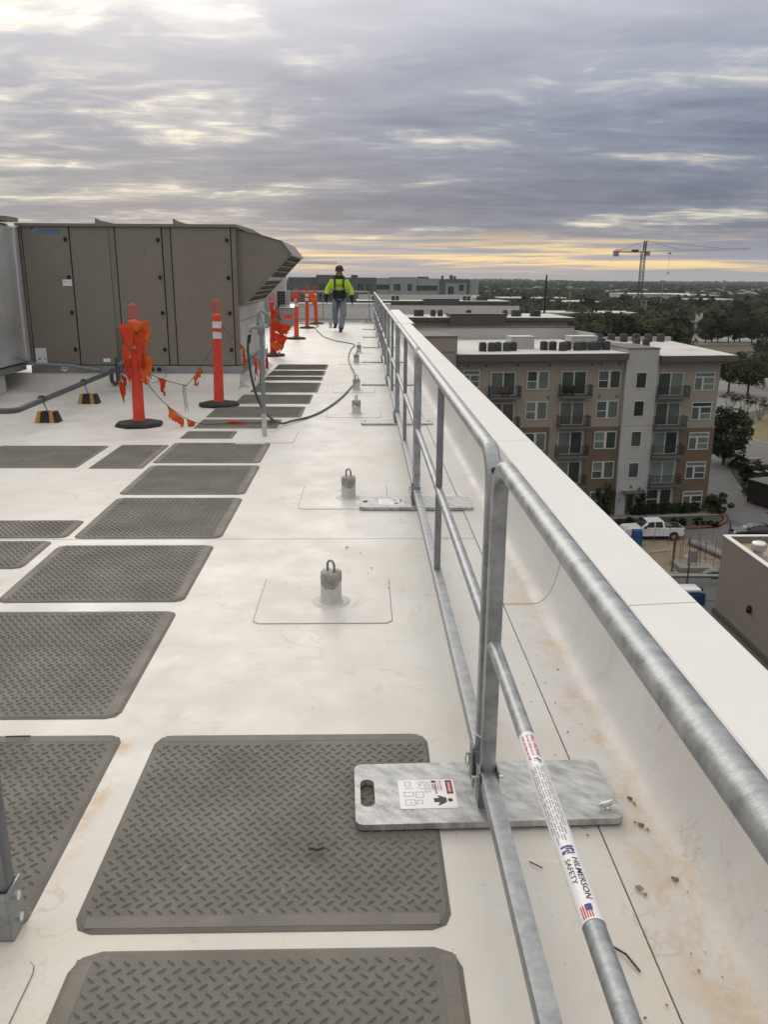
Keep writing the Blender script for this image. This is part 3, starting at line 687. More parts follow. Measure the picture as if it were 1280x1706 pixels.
# ------------------------------------------------------------------ roof anchors
def make_anchor(label, loc, pw, ph, group=None, seed=1):
    t = thing('roof_anchor', label, 'roof anchor', loc, 0, group)
    rr = random.Random(seed); c = .028
    def pl(i, z): return [(-pw / 2 + c + i, -ph / 2 + i, z), (pw / 2 - c - i, -ph / 2 + i, z), (pw / 2 - i, -ph / 2 + c + i, z), (pw / 2 - i, ph / 2 - c - i, z), (pw / 2 - c - i, ph / 2 - i, z), (-pw / 2 + c + i, ph / 2 - i, z), (-pw / 2 + i, ph / 2 - c - i, z), (-pw / 2 + i, -ph / 2 + c + i, z)]
    a = [(x - .03, y + .04, z) for x, y, z in pl(-.0025, .0012)]; MB().add(a, [tuple(range(8))]).build('patch_edge_dirt', seam_m, t)
    a, b_ = pl(0, .0014), pl(.002, .004)
    a = [(x - .03, y + .04, z) for x, y, z in a]; b_ = [(x - .03, y + .04, z) for x, y, z in b_]
    MB().add(a + b_, [tuple(range(8, 16))] + [(i, (i + 1) % 8, 8 + (i + 1) % 8, 8 + i) for i in range(8)]).build('membrane_patch', roof_m, t)
    MB().lathe([(.092, .004), (.090, .006), (.058, .0075), (.0525, .016), (.050, .05), (.0495, .118)], 28).build('wrapped_post', anchor_m, t, smooth=50)
    mb = MB(); vs = []; n = 24
    for j, (r, z) in enumerate(((.0502, .095), (.0512, .104), (.0515, .125), (.0510, .150), (.047, .156), (.016, .158))):
        for k in range(n):
            a_ = 2 * math.pi * k / n; w = (1 + .025 * math.sin(3 * a_ + seed) + rr.uniform(-.02, .02)) if j > 0 else 1.0
            dz = (.016 * math.sin(2 * a_ + seed * 2) + rr.uniform(-.006, .006)) if j < 2 else rr.uniform(-.004, .004)
            vs.append((r * w * math.cos(a_), r * w * math.sin(a_), z + dz))
    fs = [(j * n + k, j * n + (k + 1) % n, (j + 1) * n + (k + 1) % n, (j + 1) * n + k) for j in range(5) for k in range(n)] + [tuple(5 * n + k for k in range(n))]
    mb.add(vs, fs); mb.build('sealing_tape', tape_m, t, smooth=70)
    MB().tube([(0, -.020, .155), (0, -.020, .185)] + [(0, -.020 * math.cos(math.pi * k / 8), .185 + .026 * math.sin(math.pi * k / 8)) for k in range(1, 8)] + [(0, .020, .185), (0, .020, .155)], .0058, 10).build('eye_loop', steel_m, t, smooth=60, rotz=R(35 + 20 * (seed % 3)))
    return t
make_anchor('taped roof anchor with eye loop on a patch before the roof seam', (-.158, 3.73, 0), .63, .60, None, 1)
make_anchor('taped roof anchor with eye loop beside the end of a base plate', (-.109, 5.69, 0), .61, .67, None, 4)
make_anchor('roof anchor on a square patch across from the hydrant', (-.085, 9.46, 0), .61, .60, None, 6)
make_anchor('roof anchor standing inside the curve of the hose', (-.102, 11.56, 0), .58, .58, None, 8)
make_anchor('far roof anchor with the hose lying over it', (-.134, 15.36, 0), .58, .58, None, 9)
make_anchor('far roof anchor standing just beyond the hose', (-.10, 17.6, 0), .58, .58, None, 10)
make_anchor('roof anchor just behind the worker', (-1.03, 26.5, 0), .5, .5, None, 11)

# ------------------------------------------------------------------ loose patches, grit and debris on the roof
def flat_patch(x0, x1, y0, y1, label):
    t = thing('membrane_patch', label, 'roof patch', ((x0 + x1) / 2, (y0 + y1) / 2, 0))
    w, h_ = (x1 - x0) / 2, (y1 - y0) / 2
    MB().prism(rrect(-w - .002, w + .002, -h_ - .002, h_ + .002, .04, 3), 'z', .0004, .0012).build('edge_dirt', seam_m, t)
    MB().prism(rrect(-w, w, -h_, h_, .04, 3), 'z', .0014, .0044).build('sheet', roof_m, t)
flat_patch(-1.20, -.665, 7.72, 8.40, 'white membrane patch around the hydrant pipe')
flat_patch(-1.9, -.742, .45, 1.562, 'dirty membrane patch in front of the stanchion bracket')
stone_m = pbr('grit', (.17, .15, .125), (.26, .24, .21), 30, .9, rnd=.4)
def pebble(r, seed, flat=.6):
    rr = random.Random(seed); bm = bmesh.new(); bmesh.ops.create_icosphere(bm, subdivisions=1, radius=r)
    for v in bm.verts: v.co *= rr.uniform(.65, 1.2); v.co.z *= flat; v.co.x *= 1.25
    return MB().bm(bm).mesh('pebble', stone_m)
pebs = [pebble(1, s, f) for s, f in ((1, .6), (2, .5), (3, .7), (4, .35))]
rr = random.Random(11)
spots = [(.795, 2.141, .011), (.80, 2.12, .006), (.786, 2.014, .012), (.80, 1.995, .008), (.775, 2.03, .006), (.807, 1.793, .010), (.80, 1.80, .006), (.699, 1.758, .015), (.71, 1.74, .007), (.771, 2.994, .006),
         (-.10, 4.55, .010), (-.02, 4.45, .007), (.04, 4.2, .008), (.12, 3.9, .006), (.02, 4.12, .006)]
for k in range(58):
    if k < 40: spots.append((rr.uniform(.56, .86), rr.uniform(1.2, 4.2), rr.uniform(.002, .0055)))
    else: spots.append((rr.uniform(-.2, .6), rr.uniform(1.3, 6.5), rr.uniform(.002, .005)))
for k, (x, y, r) in enumerate(spots):
    o = link('pebble', pebs[k % 4], None, (x, y, r * .35 + .004), rr.uniform(0, 6)); o.scale = (r * .72, r * .72, r * .72)
    if x > .82: o.location.z += .006
    tag(o, 'tiny grey grit crumb lying on the roof membrane', 'grit', 'grit on the roof membrane')
def twig(pts, r, label):
    tag(MB().tube(pts, r, 6).build('twig', bark_m), label, 'twig')
twig([(.575, 1.575, .006), (.60, 1.545, .01), (.618, 1.50, .006)], .0028, 'small dry twig lying near the seam beside the middle rail')
twig([(-.15, 1.915, .019), (-.125, 1.905, .021), (-.11, 1.918, .018)], .004, 'dead leaf scrap on the tread mat with the base plate')
twig([(.44, 1.87, .004), (.455, 1.85, .009), (.47, 1.845, .004)], .0016, 'curled wire scrap on the membrane between the rails')
twig([(-1.20, 2.50, .017), (-1.12, 2.502, .017)], .003, 'dark splinter on the border of the rust stained mat')

# ------------------------------------------------------------------ air handling unit
A = thing('air_handling_unit', 'large tan rooftop air handler with four door panels and slanted intake hood', 'air handler', (-3.19, 11.9, 0))
ox = 3.19
def ax(x): return x + ox
MB().box(ax(-4.62), ax(-1.76), .03, 3.1, .30, 2.15).build('cabinet', gap_m, A)
for x0, x1, nm in ((-4.605, -3.985, 'door'), (-3.970, -3.452, 'panel'), (-3.448, -3.372, 'mullion'), (-3.358, -2.742, 'door'), (-2.728, -2.622, 'mullion'), (-2.608, -1.812, 'door'), (-1.800, -1.738, 'mullion'), (-4.650, -4.617, 'mullion')):
    y0 = -.012 if nm == 'door' else -.004
    p = MB().bbox(ax(x0), ax(x1), y0, .05, .305, 2.147, .005).build(nm, ahu_m if nm != 'mullion' else ahu_d_m, A)
    if nm == 'door':
        for z in (1.98, 1.49, 1.02, .52):
            l = MB(); l.M = Matrix.Translation((ax(x1) - .045, y0, z)) @ Matrix.Rotation(R(90), 4, 'X')
            l.lathe([(.026, 0), (.026, .010), (.020, .018)], 16); l.box(-.008, .008, -.03, .03, .018, .026)
            l.build('latch', black_m, p, smooth=40)
MB().box(ax(-1.765), ax(-1.742), .06, 3.1, .305, 2.14).build('end_panel', ahu_m, A)
MB().box(ax(-1.742), ax(-1.736), .07, 3.05, .31, 1.11).build('lower_end_panel', palepanel_m, A)
for z, w in ((.90, .004), (.33, .004)): MB().box(ax(-1.736), ax(-1.7345), .09, 2.9, z, z + w * 2).build('panel_seam', gap_m, A)
rf = MB(); rf.prism([(-.04, 2.148), (-.04, 2.185), (1.6, 2.215), (3.15, 2.185), (3.15, 2.148)], 'x', ax(-4.68), ax(-1.72)); roof = rf.build('roof_cap', ahu_d_m, A)
for x in (-3.59, -2.55): MB().prism([(-.045, 2.178), (-.045, 2.25), (.10, 2.235), (3.1, 2.225), (3.1, 2.178)], 'x', ax(x) - .012, ax(x) + .012).build('roof_seam', ahu_d_m, roof)
MB().box(ax(-4.66), ax(-1.70), -.03, 3.1, .195, .296).build('base_rail', channel_m, A)
cb = MB(); cb.prism([(-.02, .194), (-.05, .12), (-.13, .05), (-.34, .006), (-.54, .0012), (3.5, .0012), (3.15, .10), (3.1, .194)], 'x', ax(-6.4), ax(-1.75)); cb.build('roof_curb', patch_m, A, smooth=40)
MB().prism([(ax(-1.752), .194), (ax(-1.735), .19), (ax(-1.70), .06), (ax(-1.60), .0013), (ax(-1.752), .0013)], 'y', -.02, 3.1).build('curb_flashing', patch_m, A, smooth=40)
for x in (-2.98, -2.88): MB().tube([(ax(x), -.05, .245), (ax(x), -.028, .245)], .03, 16).build('pipe_port', black_m, A)
# intake hood (its side is a bent outline; louvres on the slanted underside)
hp = [(-1.742, 2.122), (-1.449, 2.066), (-1.129, 1.979), (-1.010, 1.825), (-1.667, 1.157), (-1.742, 1.116)]
h = MB(); h.prism([(ax(x), z) for x, z in hp], 'y', .10, 2.30); hood = h.build('intake_hood', ahu_m, A)
MB().prism([(ax(-1.74), 2.128), (ax(-1.449), 2.072), (ax(-1.124), 1.985), (ax(-.975), 1.80), (ax(-.992), 1.792), (ax(-1.129), 1.9815), (ax(-1.45), 2.0675), (ax(-1.74), 2.1235)], 'y', .08, 2.33).build('hood_rim', ahu_d_m, hood)
dv = Vector((-.657, 0, -.668)).normalized(); nv = Vector((.713, 0, -.701))
def slant(s, y, off): p = Vector((ax(-1.010), y, 1.825)) + dv * s + nv * off; return tuple(p)
def slab(mb, s0, s1, y0, y1, o0, o1):
    vs = [slant(s, y, o) for o in (o0, o1) for s, y in ((s0, y0), (s1, y0), (s1, y1), (s0, y1))]
    mb.add(vs, [(0, 1, 2, 3), (4, 5, 6, 7), (0, 1, 5, 4), (1, 2, 6, 5), (2, 3, 7, 6), (3, 0, 4, 7)])
for s0, s1 in ((.03, .43), (.50, .90)):
    mb = MB(); slab(mb, s0, s1, .14, 2.26, .002, .006); fl = mb.build('filter_screen', filter_m, hood)
    for k in range(1, 4):
        mb = MB(); s = s0 + (s1 - s0) * k / 4; slab(mb, s - .006, s + .006, .14, 2.26, .006, .016); mb.build('louvre_bar', ahu_d_m, fl)
mb = MB()
for a_ in ((.0, .03, .10, 2.3), (.43, .50, .10, 2.3), (.90, .935, .10, 2.3)): slab(mb, *a_, .002, .022)
for y0, y1 in ((.10, .14), (2.26, 2.30)): slab(mb, .03, .43, y0, y1, .002, .022); slab(mb, .50, .90, y0, y1, .002, .022)
mb.build('louvre_frame', ahu_d_m, hood)
MB().box(ax(-1.61), ax(-1.36), .097, .0985, 1.80, 1.90).build('faded_plate', pbr('faded_decal', (.175, .18, .185), (.19, .175, .15), 20, .5), hood)
# labels and logo
def decal(name, x0, x1, z0, z1, y, m): return MB().box(ax(x0), ax(x1), y, y + .0015, z0, z1).build(name, m, A)
lb = decal('instruction_label', -4.59, -4.44, .325, .535, -.0145, sticker_m)
mb = MB(); rr = random.Random(2)
for q in range(2):
    for k in range(4): put_text(mb, 'mum inum mun', .014, (lambda u, v: (lambda x, z: (ax(-4.58) + u + x, -.0155, .505 - v + z)))(.07 * q, .022 * k), 0, 0, rr.uniform(.045, .06))
mb.build('label_print', ink_grey_m, lb)
mb = MB()
for q, (x, z) in enumerate(((-4.57, .36), (-4.50, .36))):
    for k in range(5): mb.add([(ax(x) + .05 * a_[0], -.0157, z + .05 * a_[1]) for a_ in ((rr.random(), rr.random()), (rr.random(), rr.random()), (rr.random(), rr.random()))], [(0, 1, 2)])
mb.build('label_drawing', ink_grey_m, lb)
lb = decal('warning_label', -4.12, -3.995, 1.375, 1.47, -.0145, sticker_m); MB().box(ax(-4.12), ax(-3.995), -.0155, -.0146, 1.46, 1.47).build('red_strip', ink_red_m, lb)
mb = MB(); put_text(mb, 'mnum', .016, lambda x, z: (ax(-4.115) + x, -.0158, 1.425 + z), 0, .02, .05); put_text(mb, 'mu inm', .014, lambda x, z: (ax(-4.055) + x, -.0158, 1.40 + z), 0, 0, .05); mb.build('label_print', ink_grey_m, lb)
lb = decal('drain_label', -3.66, -3.56, .345, .405, -.007, sticker_m); MB().box(ax(-3.66), ax(-3.56), -.0085, -.0071, .396, .405).build('red_strip', ink_red_m, lb)
lb = MB(); lb.M = Matrix.Translation((ax(-4.20), -.032, .262)) @ Matrix.Rotation(R(90), 4, 'X'); lb.lathe([(.045, 0), (.045, .002)], 20); lb = lb.build('round_label', sticker_m, A)
mb = MB(); put_text(mb, 'm', .04, lambda x, z: (ax(-4.23) + x, -.035, .25 + z), 0, .03, .06); mb.build('label_print', ink_m, lb)
mb = MB(); put_text(mb, 'DAIKIN', .088, lambda x, z: (ax(-4.378) + x, -.0135, 2.054 + z), .08, .012, .285); mb.build('maker_lettering', daikin_m, A)
T3 = lambda x, z: (ax(-4.473) + x, -.0138, 2.05 + z)
MB().add([T3(0, 0), T3(.075, .072), T3(.03, .072), T3(0, .035)], [(0, 1, 2, 3)]).build('logo_triangle', cyan_m, A)
MB().add([T3(0, .038), T3(.028, .072), T3(0, .072)], [(0, 1, 2)]).build('logo_corner', ink_m, A)
# silver insulated duct beside it
t = thing('insulated_duct', 'silver foil wrapped duct box beside the tan air handler', 'duct', (-5.69, 10.9, 0))
MB().bbox(-1.3, 1.02, -1.7, .96, .34, 2.17, .07).build('foil_jacket', foil_m, t, smooth=50)
MB().bbox(.98, 1.045, .82, .975, .38, 2.12, .02).build('foil_seam_tape', foil_m, t, smooth=50)
MB().bbox(.98, 1.03, -.62, -.52, .43, 2.13, .015).build('foil_seam_tape', foil_m, t)
mb = MB(); mb.box(-1.3, .99, -1.6, .9, .25, .332); mb.build('support_frame', channel_m, t)
for x, y in ((.72, -1.2), (.72, .3), (-1.1, -1.2), (-1.1, .3)): MB().prism(rrect(x - .16, x + .16, y - .14, y + .14, .03), 'z', .0015, .247).build('support_pier', patch_m, t)
MB().tube([(-.6, -.5, .40), (.2, -.48, .36), (.62, -.1, .42), (.95, .3, .55), (1.12, .84, .335), (1.6, .93, .30), (2.0, .955, .235)], .02, 10).build('flexible_conduit', hydrant_m, t, smooth=50)
MB().box(-1.2, 1.028, .962, 1.25, .30, 2.14).build('duct_collar', foil_m, t)
t = thing('roof_fan_guard', 'tan slatted fan guard with pipe handle on top of the duct', 'fan guard', (-5.55, 11.3, 2.17))
MB().box(-.9, .62, -.2, .7, 0.02, .12).build('guard_box', ahu_d_m, t)
for k in range(6): MB().box(-.92, .64, -.215, -.205, .03 + .016 * k, .036 + .016 * k).build('slat', gap_m, t)
MB().tube([(-.9, -.1, .12), (-.9, -.1, .19), (.38, -.1, .185), (.42, -.1, .17), (.43, -.1, .12)], .012, 8).build('pipe_handle', hydrant_m, t, smooth=50)
MB().box(.62, .95, .1, .5, .02, .075).build('end_bracket', ahu_d_m, t)

# condensate pipe and its rubber block supports
t = thing('condensate_pipe', 'dark grey drain pipe with trap sloping from the air handler', 'pipe', (-3.42, 8.24, 0))
MB().tube([(-2.6, -.01, .215), (-.12, 0, .218), (-.04, .0, .222), (0, .05, .226), (0, .12, .228), (0, 3.32, .262)], .030, 14).build('pipe_run', pvc_m, t, smooth=50)
trap = [(0, 3.32, .262), (-.07, 3.42, .255), (-.08, 3.44, .20), (-.08, 3.44, .12)] + [(-.08 + .045 - .045 * math.cos(math.pi * k / 6), 3.44, .12 - .05 * math.sin(math.pi * k / 6)) for k in range(1, 7)] + [(.01, 3.44, .2), (.01, 3.44, .43)]
MB().tube(trap, .028, 12).build('trap', pvc_m, t, smooth=50)
MB().tube([(.01, 3.44, .34), (.06, 3.50, .345), (.14, 3.62, .40)], .03, 10).build('union_fitting', channel_m, t, smooth=50)
MB().tube([(.10, 3.54, .37), (.15, 3.63, .43)], .045, 8).build('valve_cap', zinc_m, t)
for y in (.66, 2.03): MB().tube([(0, y - .02, .238 + y * .009), (0, y + .02, .238 + y * .009)], .042, 14).build('clamp', pvc_m, t)
def block(loc, lab):
    t = thing('pipe_support', lab, 'pipe support', loc)
    xs = [-.125, -.075, .035, .085, .125]; tp = lambda x: x * .76
    for i, m in enumerate((wood_y_m, base_rubber_m, wood_y_m, base_rubber_m)):
        a, b = xs[i], xs[i + 1]
        MB().add([(a, -.07, .001), (b, -.07, .001), (b, .07, .001), (a, .07, .001), (tp(a), -.045, .115), (tp(b), -.045, .115), (tp(b), .045, .115), (tp(a), .045, .115)],
                 [(3, 2, 1, 0), (4, 5, 6, 7), (0, 1, 5, 4), (1, 2, 6, 5), (2, 3, 7, 6), (3, 0, 4, 7)]).build('yellow_stripe' if i % 2 == 0 else 'rubber_block', m, t)
    MB().tube([(.0, 0, .112), (-.035, 0, .215)], .008, 8).build('threaded_rod', hydrant_m, t)
block((-3.375, 8.90, 0), 'striped rubber pipe support nearer the pipe elbow')
block((-3.375, 10.27, 0), 'striped rubber pipe support nearer the air handler')

# ------------------------------------------------------------------ yard hydrant and hose
t = thing('yard_hydrant', 'grey iron yard hydrant with lever head on a white pipe', 'hydrant', (-.973, 8.064, .0044))
MB().tube([(0, 0, 0), (0, 0, .22)], .024, 14).build('painted_sleeve', pipewhite_m, t, smooth=50)
MB().tube([(0, 0, .22), (0, 0, .98)], .0205, 14).build('riser_pipe', hydrant_m, t, smooth=50)
MB().lathe([(.026, .97), (.034, .985), (.034, 1.03), (.028, 1.045), (.020, 1.09), (.010, 1.10)], 14).build('head', hydrant_m, t, smooth=50)
MB().tube([(0, 0, 1.04), (-.05, -.01, 1.045), (-.085, -.018, 1.04), (-.10, -.022, 1.02), (-.104, -.024, .99)], .019, 12).build('spout', hydrant_m, t, smooth=50)
MB().tube([(0, 0, 1.10), (0, 0, 1.15)], .007, 8).build('plunger_rod', steel_m, t)
MB().tube([(-.035, 0, 1.06), (-.025, 0, 1.16), (0, 0, 1.195), (.03, 0, 1.185), (.075, 0, 1.15), (.085, 0, 1.10), (.07, 0, 1.05), (.04, 0, 1.04)], [.012, .014, .016, .016, .014, .013, .012, .012], 10).build('lever', hydrant_m, t, smooth=50)
MB().tube([(-.104, -.024, .995), (-.106, -.026, .975)], .0175, 12).build('hose_thread', zinc_m, t)
MB().tube([(-.106, -.026, .976), (-.118, -.03, .90)], .017, 12).build('hose_collar', black_m, t, smooth=50)
def cr(P, n):
    P = [Vector(p) for p in P]; out = []
    for i in range(len(P) - 1):
        a, b, c, d = P[max(i - 1, 0)], P[i], P[i + 1], P[min(i + 2, len(P) - 1)]
        for k in range(n):
            u = k / n; out.append(.5 * ((2 * b) + (c - a) * u + (2 * a - 5 * b + 4 * c - d) * u * u + (3 * b - a - 3 * c + d) * u ** 3))
    return out + [P[-1]]
hz = .0125
hp_ = [(-1.092, 8.034, .93), (-1.10, 8.03, .80), (-1.075, 8.06, .55), (-1.03, 8.16, .33), (-.96, 8.36, .15), (-.87, 8.62, .035), (-.76, 8.86, .024), (-.62, 9.15, hz), (-.48, 9.6, hz), (-.32, 10.5, hz), (-.20, 11.55, hz), (-.135, 12.44, hz), (-.155, 13.65, hz),
       (-.25, 15.1, hz), (-.30, 16.7, hz), (-.27, 18.4, hz), (-.21, 19.6, hz), (-.45, 20.25, hz), (-.72, 20.9, hz), (-1.05, 22.3, hz), (-1.30, 24.3, hz), (-1.48, 26.1, hz), (-1.46, 27.4, hz), (-1.7, 28.2, hz), (-2.15, 28.7, hz)]
hh = thing('garden_hose', 'long green hose looping from the hydrant along the roof', 'hose', (-1.09, 8.03, 0))
sp = [p - Vector((-1.09, 8.03, 0)) for p in cr(hp_, 8)]
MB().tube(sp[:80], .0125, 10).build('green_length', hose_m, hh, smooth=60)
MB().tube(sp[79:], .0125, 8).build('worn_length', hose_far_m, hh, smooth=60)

# ------------------------------------------------------------------ delineator posts and flag strings
def make_delineator(label, loc, tilt=0, hgt=1.23, rot=0, group=None):
    t = thing('delineator_post', label, 'delineator', loc, R(rot), group)
    n = 8; b = MB(); vs = []
    for r, z in ((.235, .002), (.24, .018), (.225, .040), (.12, .058)):
        for k in range(n): a = 2 * math.pi * (k + .5) / n; vs.append((r * math.cos(a) * 1.05, r * math.sin(a) * .95, z))
    fs = [(j * n + k, j * n + (k + 1) % n, (j + 1) * n + (k + 1) % n, (j + 1) * n + k) for j in range(3) for k in range(n)] + [tuple(range(n - 1, -1, -1)), tuple(3 * n + k for k in range(n))]
    b.add(vs, fs); b.build('rubber_base', base_rubber_m, t)
    T = Matrix.Rotation(R(tilt), 4, 'Y'); s = hgt / 1.23
    def lt(prof, nm, m): mb = MB(); mb.M = T; mb.lathe([(r, z * s) for r, z in prof], 18); return mb.build(nm, m, t, smooth=45)
    p = lt([(.072, .052), (.066, .07), (.060, .10), (.056, .62), (.052, .80), (.0525, .81), (.0525, .99), (.050, 1.0), (.050, 1.06), (.034, 1.075)], 'post', orange_m)
    lt([(.0535, .795), (.0537, .80), (.0537, .865), (.0535, .87)], 'reflective_band', reflect_m)
    lt([(.0535, .915), (.0537, .92), (.0537, .985), (.0535, .99)], 'reflective_band', reflect_m)
    mb = MB(); mb.M = T; mb.tube([(-.030, 0, 1.065 * s), (-.033, 0, 1.16 * s)] + [(-.033 * math.cos(math.pi * k / 8), 0, (1.185 + .04 * math.sin(math.pi * k / 8)) * s) for k in range(9)] + [(.033, 0, 1.16 * s), (.030, 0, 1.065 * s)], .0105, 8)
    mb.build('handle_loop', orange_m, t, smooth=60)
    return t
make_delineator('orange delineator wrapped in tattered orange flags near the drain pipe', (-2.352, 8.676, 0), 1.0, 1.235, 5)
make_delineator('bare orange delineator with two white bands beside the air handler door', (-1.755, 10.083, 0), 1.2, 1.24, 20)
make_delineator('orange delineator draped with flags beyond the intake hood', (-1.801, 16.76, 0), .6, 1.2, 0)
make_delineator('orange delineator standing alone past the flag draped one', (-1.703, 21.47, 0), 1.0, 1.25, 0)
make_delineator('orange delineator with one flag hanging, near the worker', (-1.736, 26.15, 0), .5, 1.28, 0)
make_delineator('leaning orange delineator just beside the worker', (-1.58, 28.6, 0), -2.5, 1.24, 0)

def rag(a, b, width, seed, m, parent, tail=.5, drop=Vector((0, 0, -1)), teeth=5):
    """tattered pennant hanging off the line a-b: a thin rippled sheet with torn lower edge"""
    rr = random.Random(seed); a, b = Vector(a), Vector(b); ax_ = (b - a); nrm = ax_.cross(drop).normalized()
    nu, nv = 8, 6; vs = []
    lens = [width * max(.12, (1 - tail * abs(k / nu - rr.uniform(.3, .7)) * 1.6) * rr.uniform(.72, 1.08)) for k in range(nu + 1)]
    ph = rr.uniform(0, 6)
    for i in range(nu + 1):
        for j in range(nv + 1):
            u, v = i / nu, j / nv
            p = a + ax_ * (u + (0.5 - u) * v * tail * .9) + drop * (lens[i] * v)
            p += nrm * (.022 * math.sin(ph + u * 7 + v * 3) * (v + .2)) + ax_ * (.05 * v * math.sin(ph + v * 4))
            vs.append(p)
    w = nv + 1; fs = []
    for i in range(nu):
        for j in range(nv):
            if j >= nv - 2 and rr.random() < .22: continue
            fs.append((i * w + j, (i + 1) * w + j, (i + 1) * w + j + 1, i * w + j + 1))
    o = MB().add(vs, fs).build('pennant', m, parent, smooth=70)
    md = o.modifiers.new('thick', 'SOLIDIFY'); md.thickness = .0012
    return o
def sag(a, b, s, n=14):
    a, b = Vector(a), Vector(b); return [a.lerp(b, k / n) - Vector((0, 0, s * 4 * (k / n) * (1 - k / n))) for k in range(n + 1)]
def flag_string(label, path, flags, seed, loc, r=.0035):
    t = thing('flag_string', label, 'flag string', loc); o = Vector(loc)
    MB().tube([Vector(p) - o for p in path], r, 6).build('cord', rope_m, t, smooth=60)
    for k, (u, ln, wd, m, tl) in enumerate(flags):
        i = max(0, min(len(path) - 2, int(u * (len(path) - 1)))); p = Vector(path[i]) - o; d = (Vector(path[i + 1]) - Vector(path[i])).normalized()
        rag(p, p + d * ln, wd, seed * 17 + k, m, t, tl)
    return t
# string from the wrapped delineator down to the roof and across the mat
s1 = sag((-2.30, 8.66, .56), (-1.95, 8.60, .16), .05, 8) + cr([(-1.95, 8.60, .16), (-1.82, 8.62, .07), (-1.66, 8.64, .022), (-1.4, 8.70, .020), (-1.1, 8.73, .020), (-.95, 8.74, .022)], 6)[1:]
flag_string('orange flag string drooping from the wrapped delineator across the mat', s1, [(.10, .20, .0, flag2_m, .4)][:0] + [(.18, .22, .13, flag2_m, .2), (.36, .10, .10, flag2_m, .3)], 3, (-2.3, 8.66, 0))
t = thing('torn_flag', 'torn orange flag lying flat on the mat near the hydrant', 'flag', (-1.45, 8.70, .02))
MB().tube([(0, 0, .008), (.06, .01, .016), (.15, .005, .012), (.24, .0, .008)], [.004, .017, .013, .003], 6).build('cloth', flag_m, t)
t = thing('cord_coil', 'small coil of orange and grey cord at the end of the flag string', 'cord', (-.96, 8.74, .02))
MB().tube([(.045 * math.cos(a * .7) , .06 * math.sin(a * .7), .006 + .001 * a) for a in range(20)], .006, 6).build('cord', pbr('rust_cord', (.22, .07, .05), rough=.8), t, smooth=60)
s2 = sag((-2.30, 8.68, .58), (-1.97, 9.3, .34), .02, 6) + sag((-1.97, 9.3, .34), (-1.78, 10.04, .72), .03, 8)[1:]
flag_string('orange flag string slung between the wrapped and the bare delineators', s2, [(.18, .17, .20, flag_m, .9), (.70, .16, .10, flag_m, .3), (.62, .12, .16, flag2_m, .5)], 5, (-2.3, 8.68, 0))
t = thing('cord_tangle', 'dark cord ends dangling between the two near delineators', 'cord', (-2.0, 9.2, 0))
for dx, l in ((0, .30), (.012, .26), (.03, .30)): MB().tube([(dx, .05, .36), (dx + .004, .05, .36 - l * .5), (dx + .012, .06, .36 - l)], .003, 5).build('cord_end', rope_m, t)
MB().tube([(-.32, -.5, .60), (-.30, -.46, .48), (-.20, -.42, .43), (-.10, -.42, .47), (-.06, -.42, .52)], .003, 5).build('cord_end', rope_m, t)
# bundle wrapped round the first delineator
t = thing('flag_bundle', 'bundle of torn orange flags bunched round a delineator top', 'flag', (-2.352, 8.60, .7))
for k, (x, z, ln, wd, m) in enumerate(((-.02, .33, .24, .26, flag2_m), (-.10, .34, .17, .30, flag_m), (.03, .30, .13, .55, flag_m), (.06, .04, .15, .36, flag2_m), (-.09, .14, .07, .52, flag_m), (.0, .36, .20, .14, flag2_m), (-.10, .02, .09, .20, flag_m), (.09, .20, .05, .34, flag_m))):
    rag((x, -.015 * (k % 3), z), (x + ln, -.02 * (k % 2), z + .02 * ((k % 3) - 1)), wd, 40 + k, m, t, .35)
for k, (x, z, ln, wd) in enumerate(((-.16, -.36, .13, .30), (-.13, -.30, .10, .16))): rag((x, .0, z + .14), (x + ln * .6, 0, z + .10), wd, 60 + k, flag_m, t, .6)
for k in range(3): MB().tube([(-.13 + .02 * k, -.02, .30), (-.125 + .012 * k, -.02, .0), (-.13 + .03 * k, -.015, -.30)], .003, 5).build('cord', rope_m, t)
# string from the bare delineator round the air handler corner
s3 = sag((-1.70, 10.06, .98), (-1.60, 11.2, .62), .02, 8) + sag((-1.60, 11.2, .62), (-1.50, 12.6, .30), .05, 8)[1:] + sag((-1.50, 12.6, .30), (-1.62, 14.2, .42), .12, 6)[1:]
flag_string('tangled orange flag string hanging down by the air handler corner', s3, [(.02, .06, .16, flag_m, .3), (.33, .30, .07, flag_m, .3), (.40, .12, .26, flag_m, .7), (.58, .20, .34, flag_m, .6), (.64, .20, .36, flag_m, .6), (.76, .24, .26, flag2_m, .5), (.92, .25, .30, flag_m, .5)], 8, (-1.7, 10.06, 0))
t = thing('flag_bundle', 'long torn orange flags draped down the delineator beyond the hood', 'flag', (-1.78, 16.66, .5))
for k, (x, z, ln, wd, m) in enumerate(((-.06, .46, .20, .26, flag_m), (-.02, .20, .40, .30, flag_m), (-.03, .24, .22, .30, flag_m), (.0, -.02, .30, .30, flag_m), (-.08, -.18, .30, .26, flag2_m), (.05, .06, .28, .12, flag_m), (-.06, .55, .10, .30, flag_m))):
    rag((x, -.02, z), (x + ln, -.03, z - .10), wd, 80 + k, m, t, .5)
t = thing('flag_bundle', 'orange flag blown sideways off the far delineator near the worker', 'flag', (-1.70, 26.05, .95))
rag((0, -.06, .16), (.30, -.06, .02), .42, 91, flag2_m, t, .6); rag((-.30, -.06, .20), (.0, -.06, .12), .07, 92, flag2_m, t, .3)
t = thing('flag_bundle', 'orange flag strips knotted at the lone delineator top', 'flag', (-1.70, 21.40, .98))
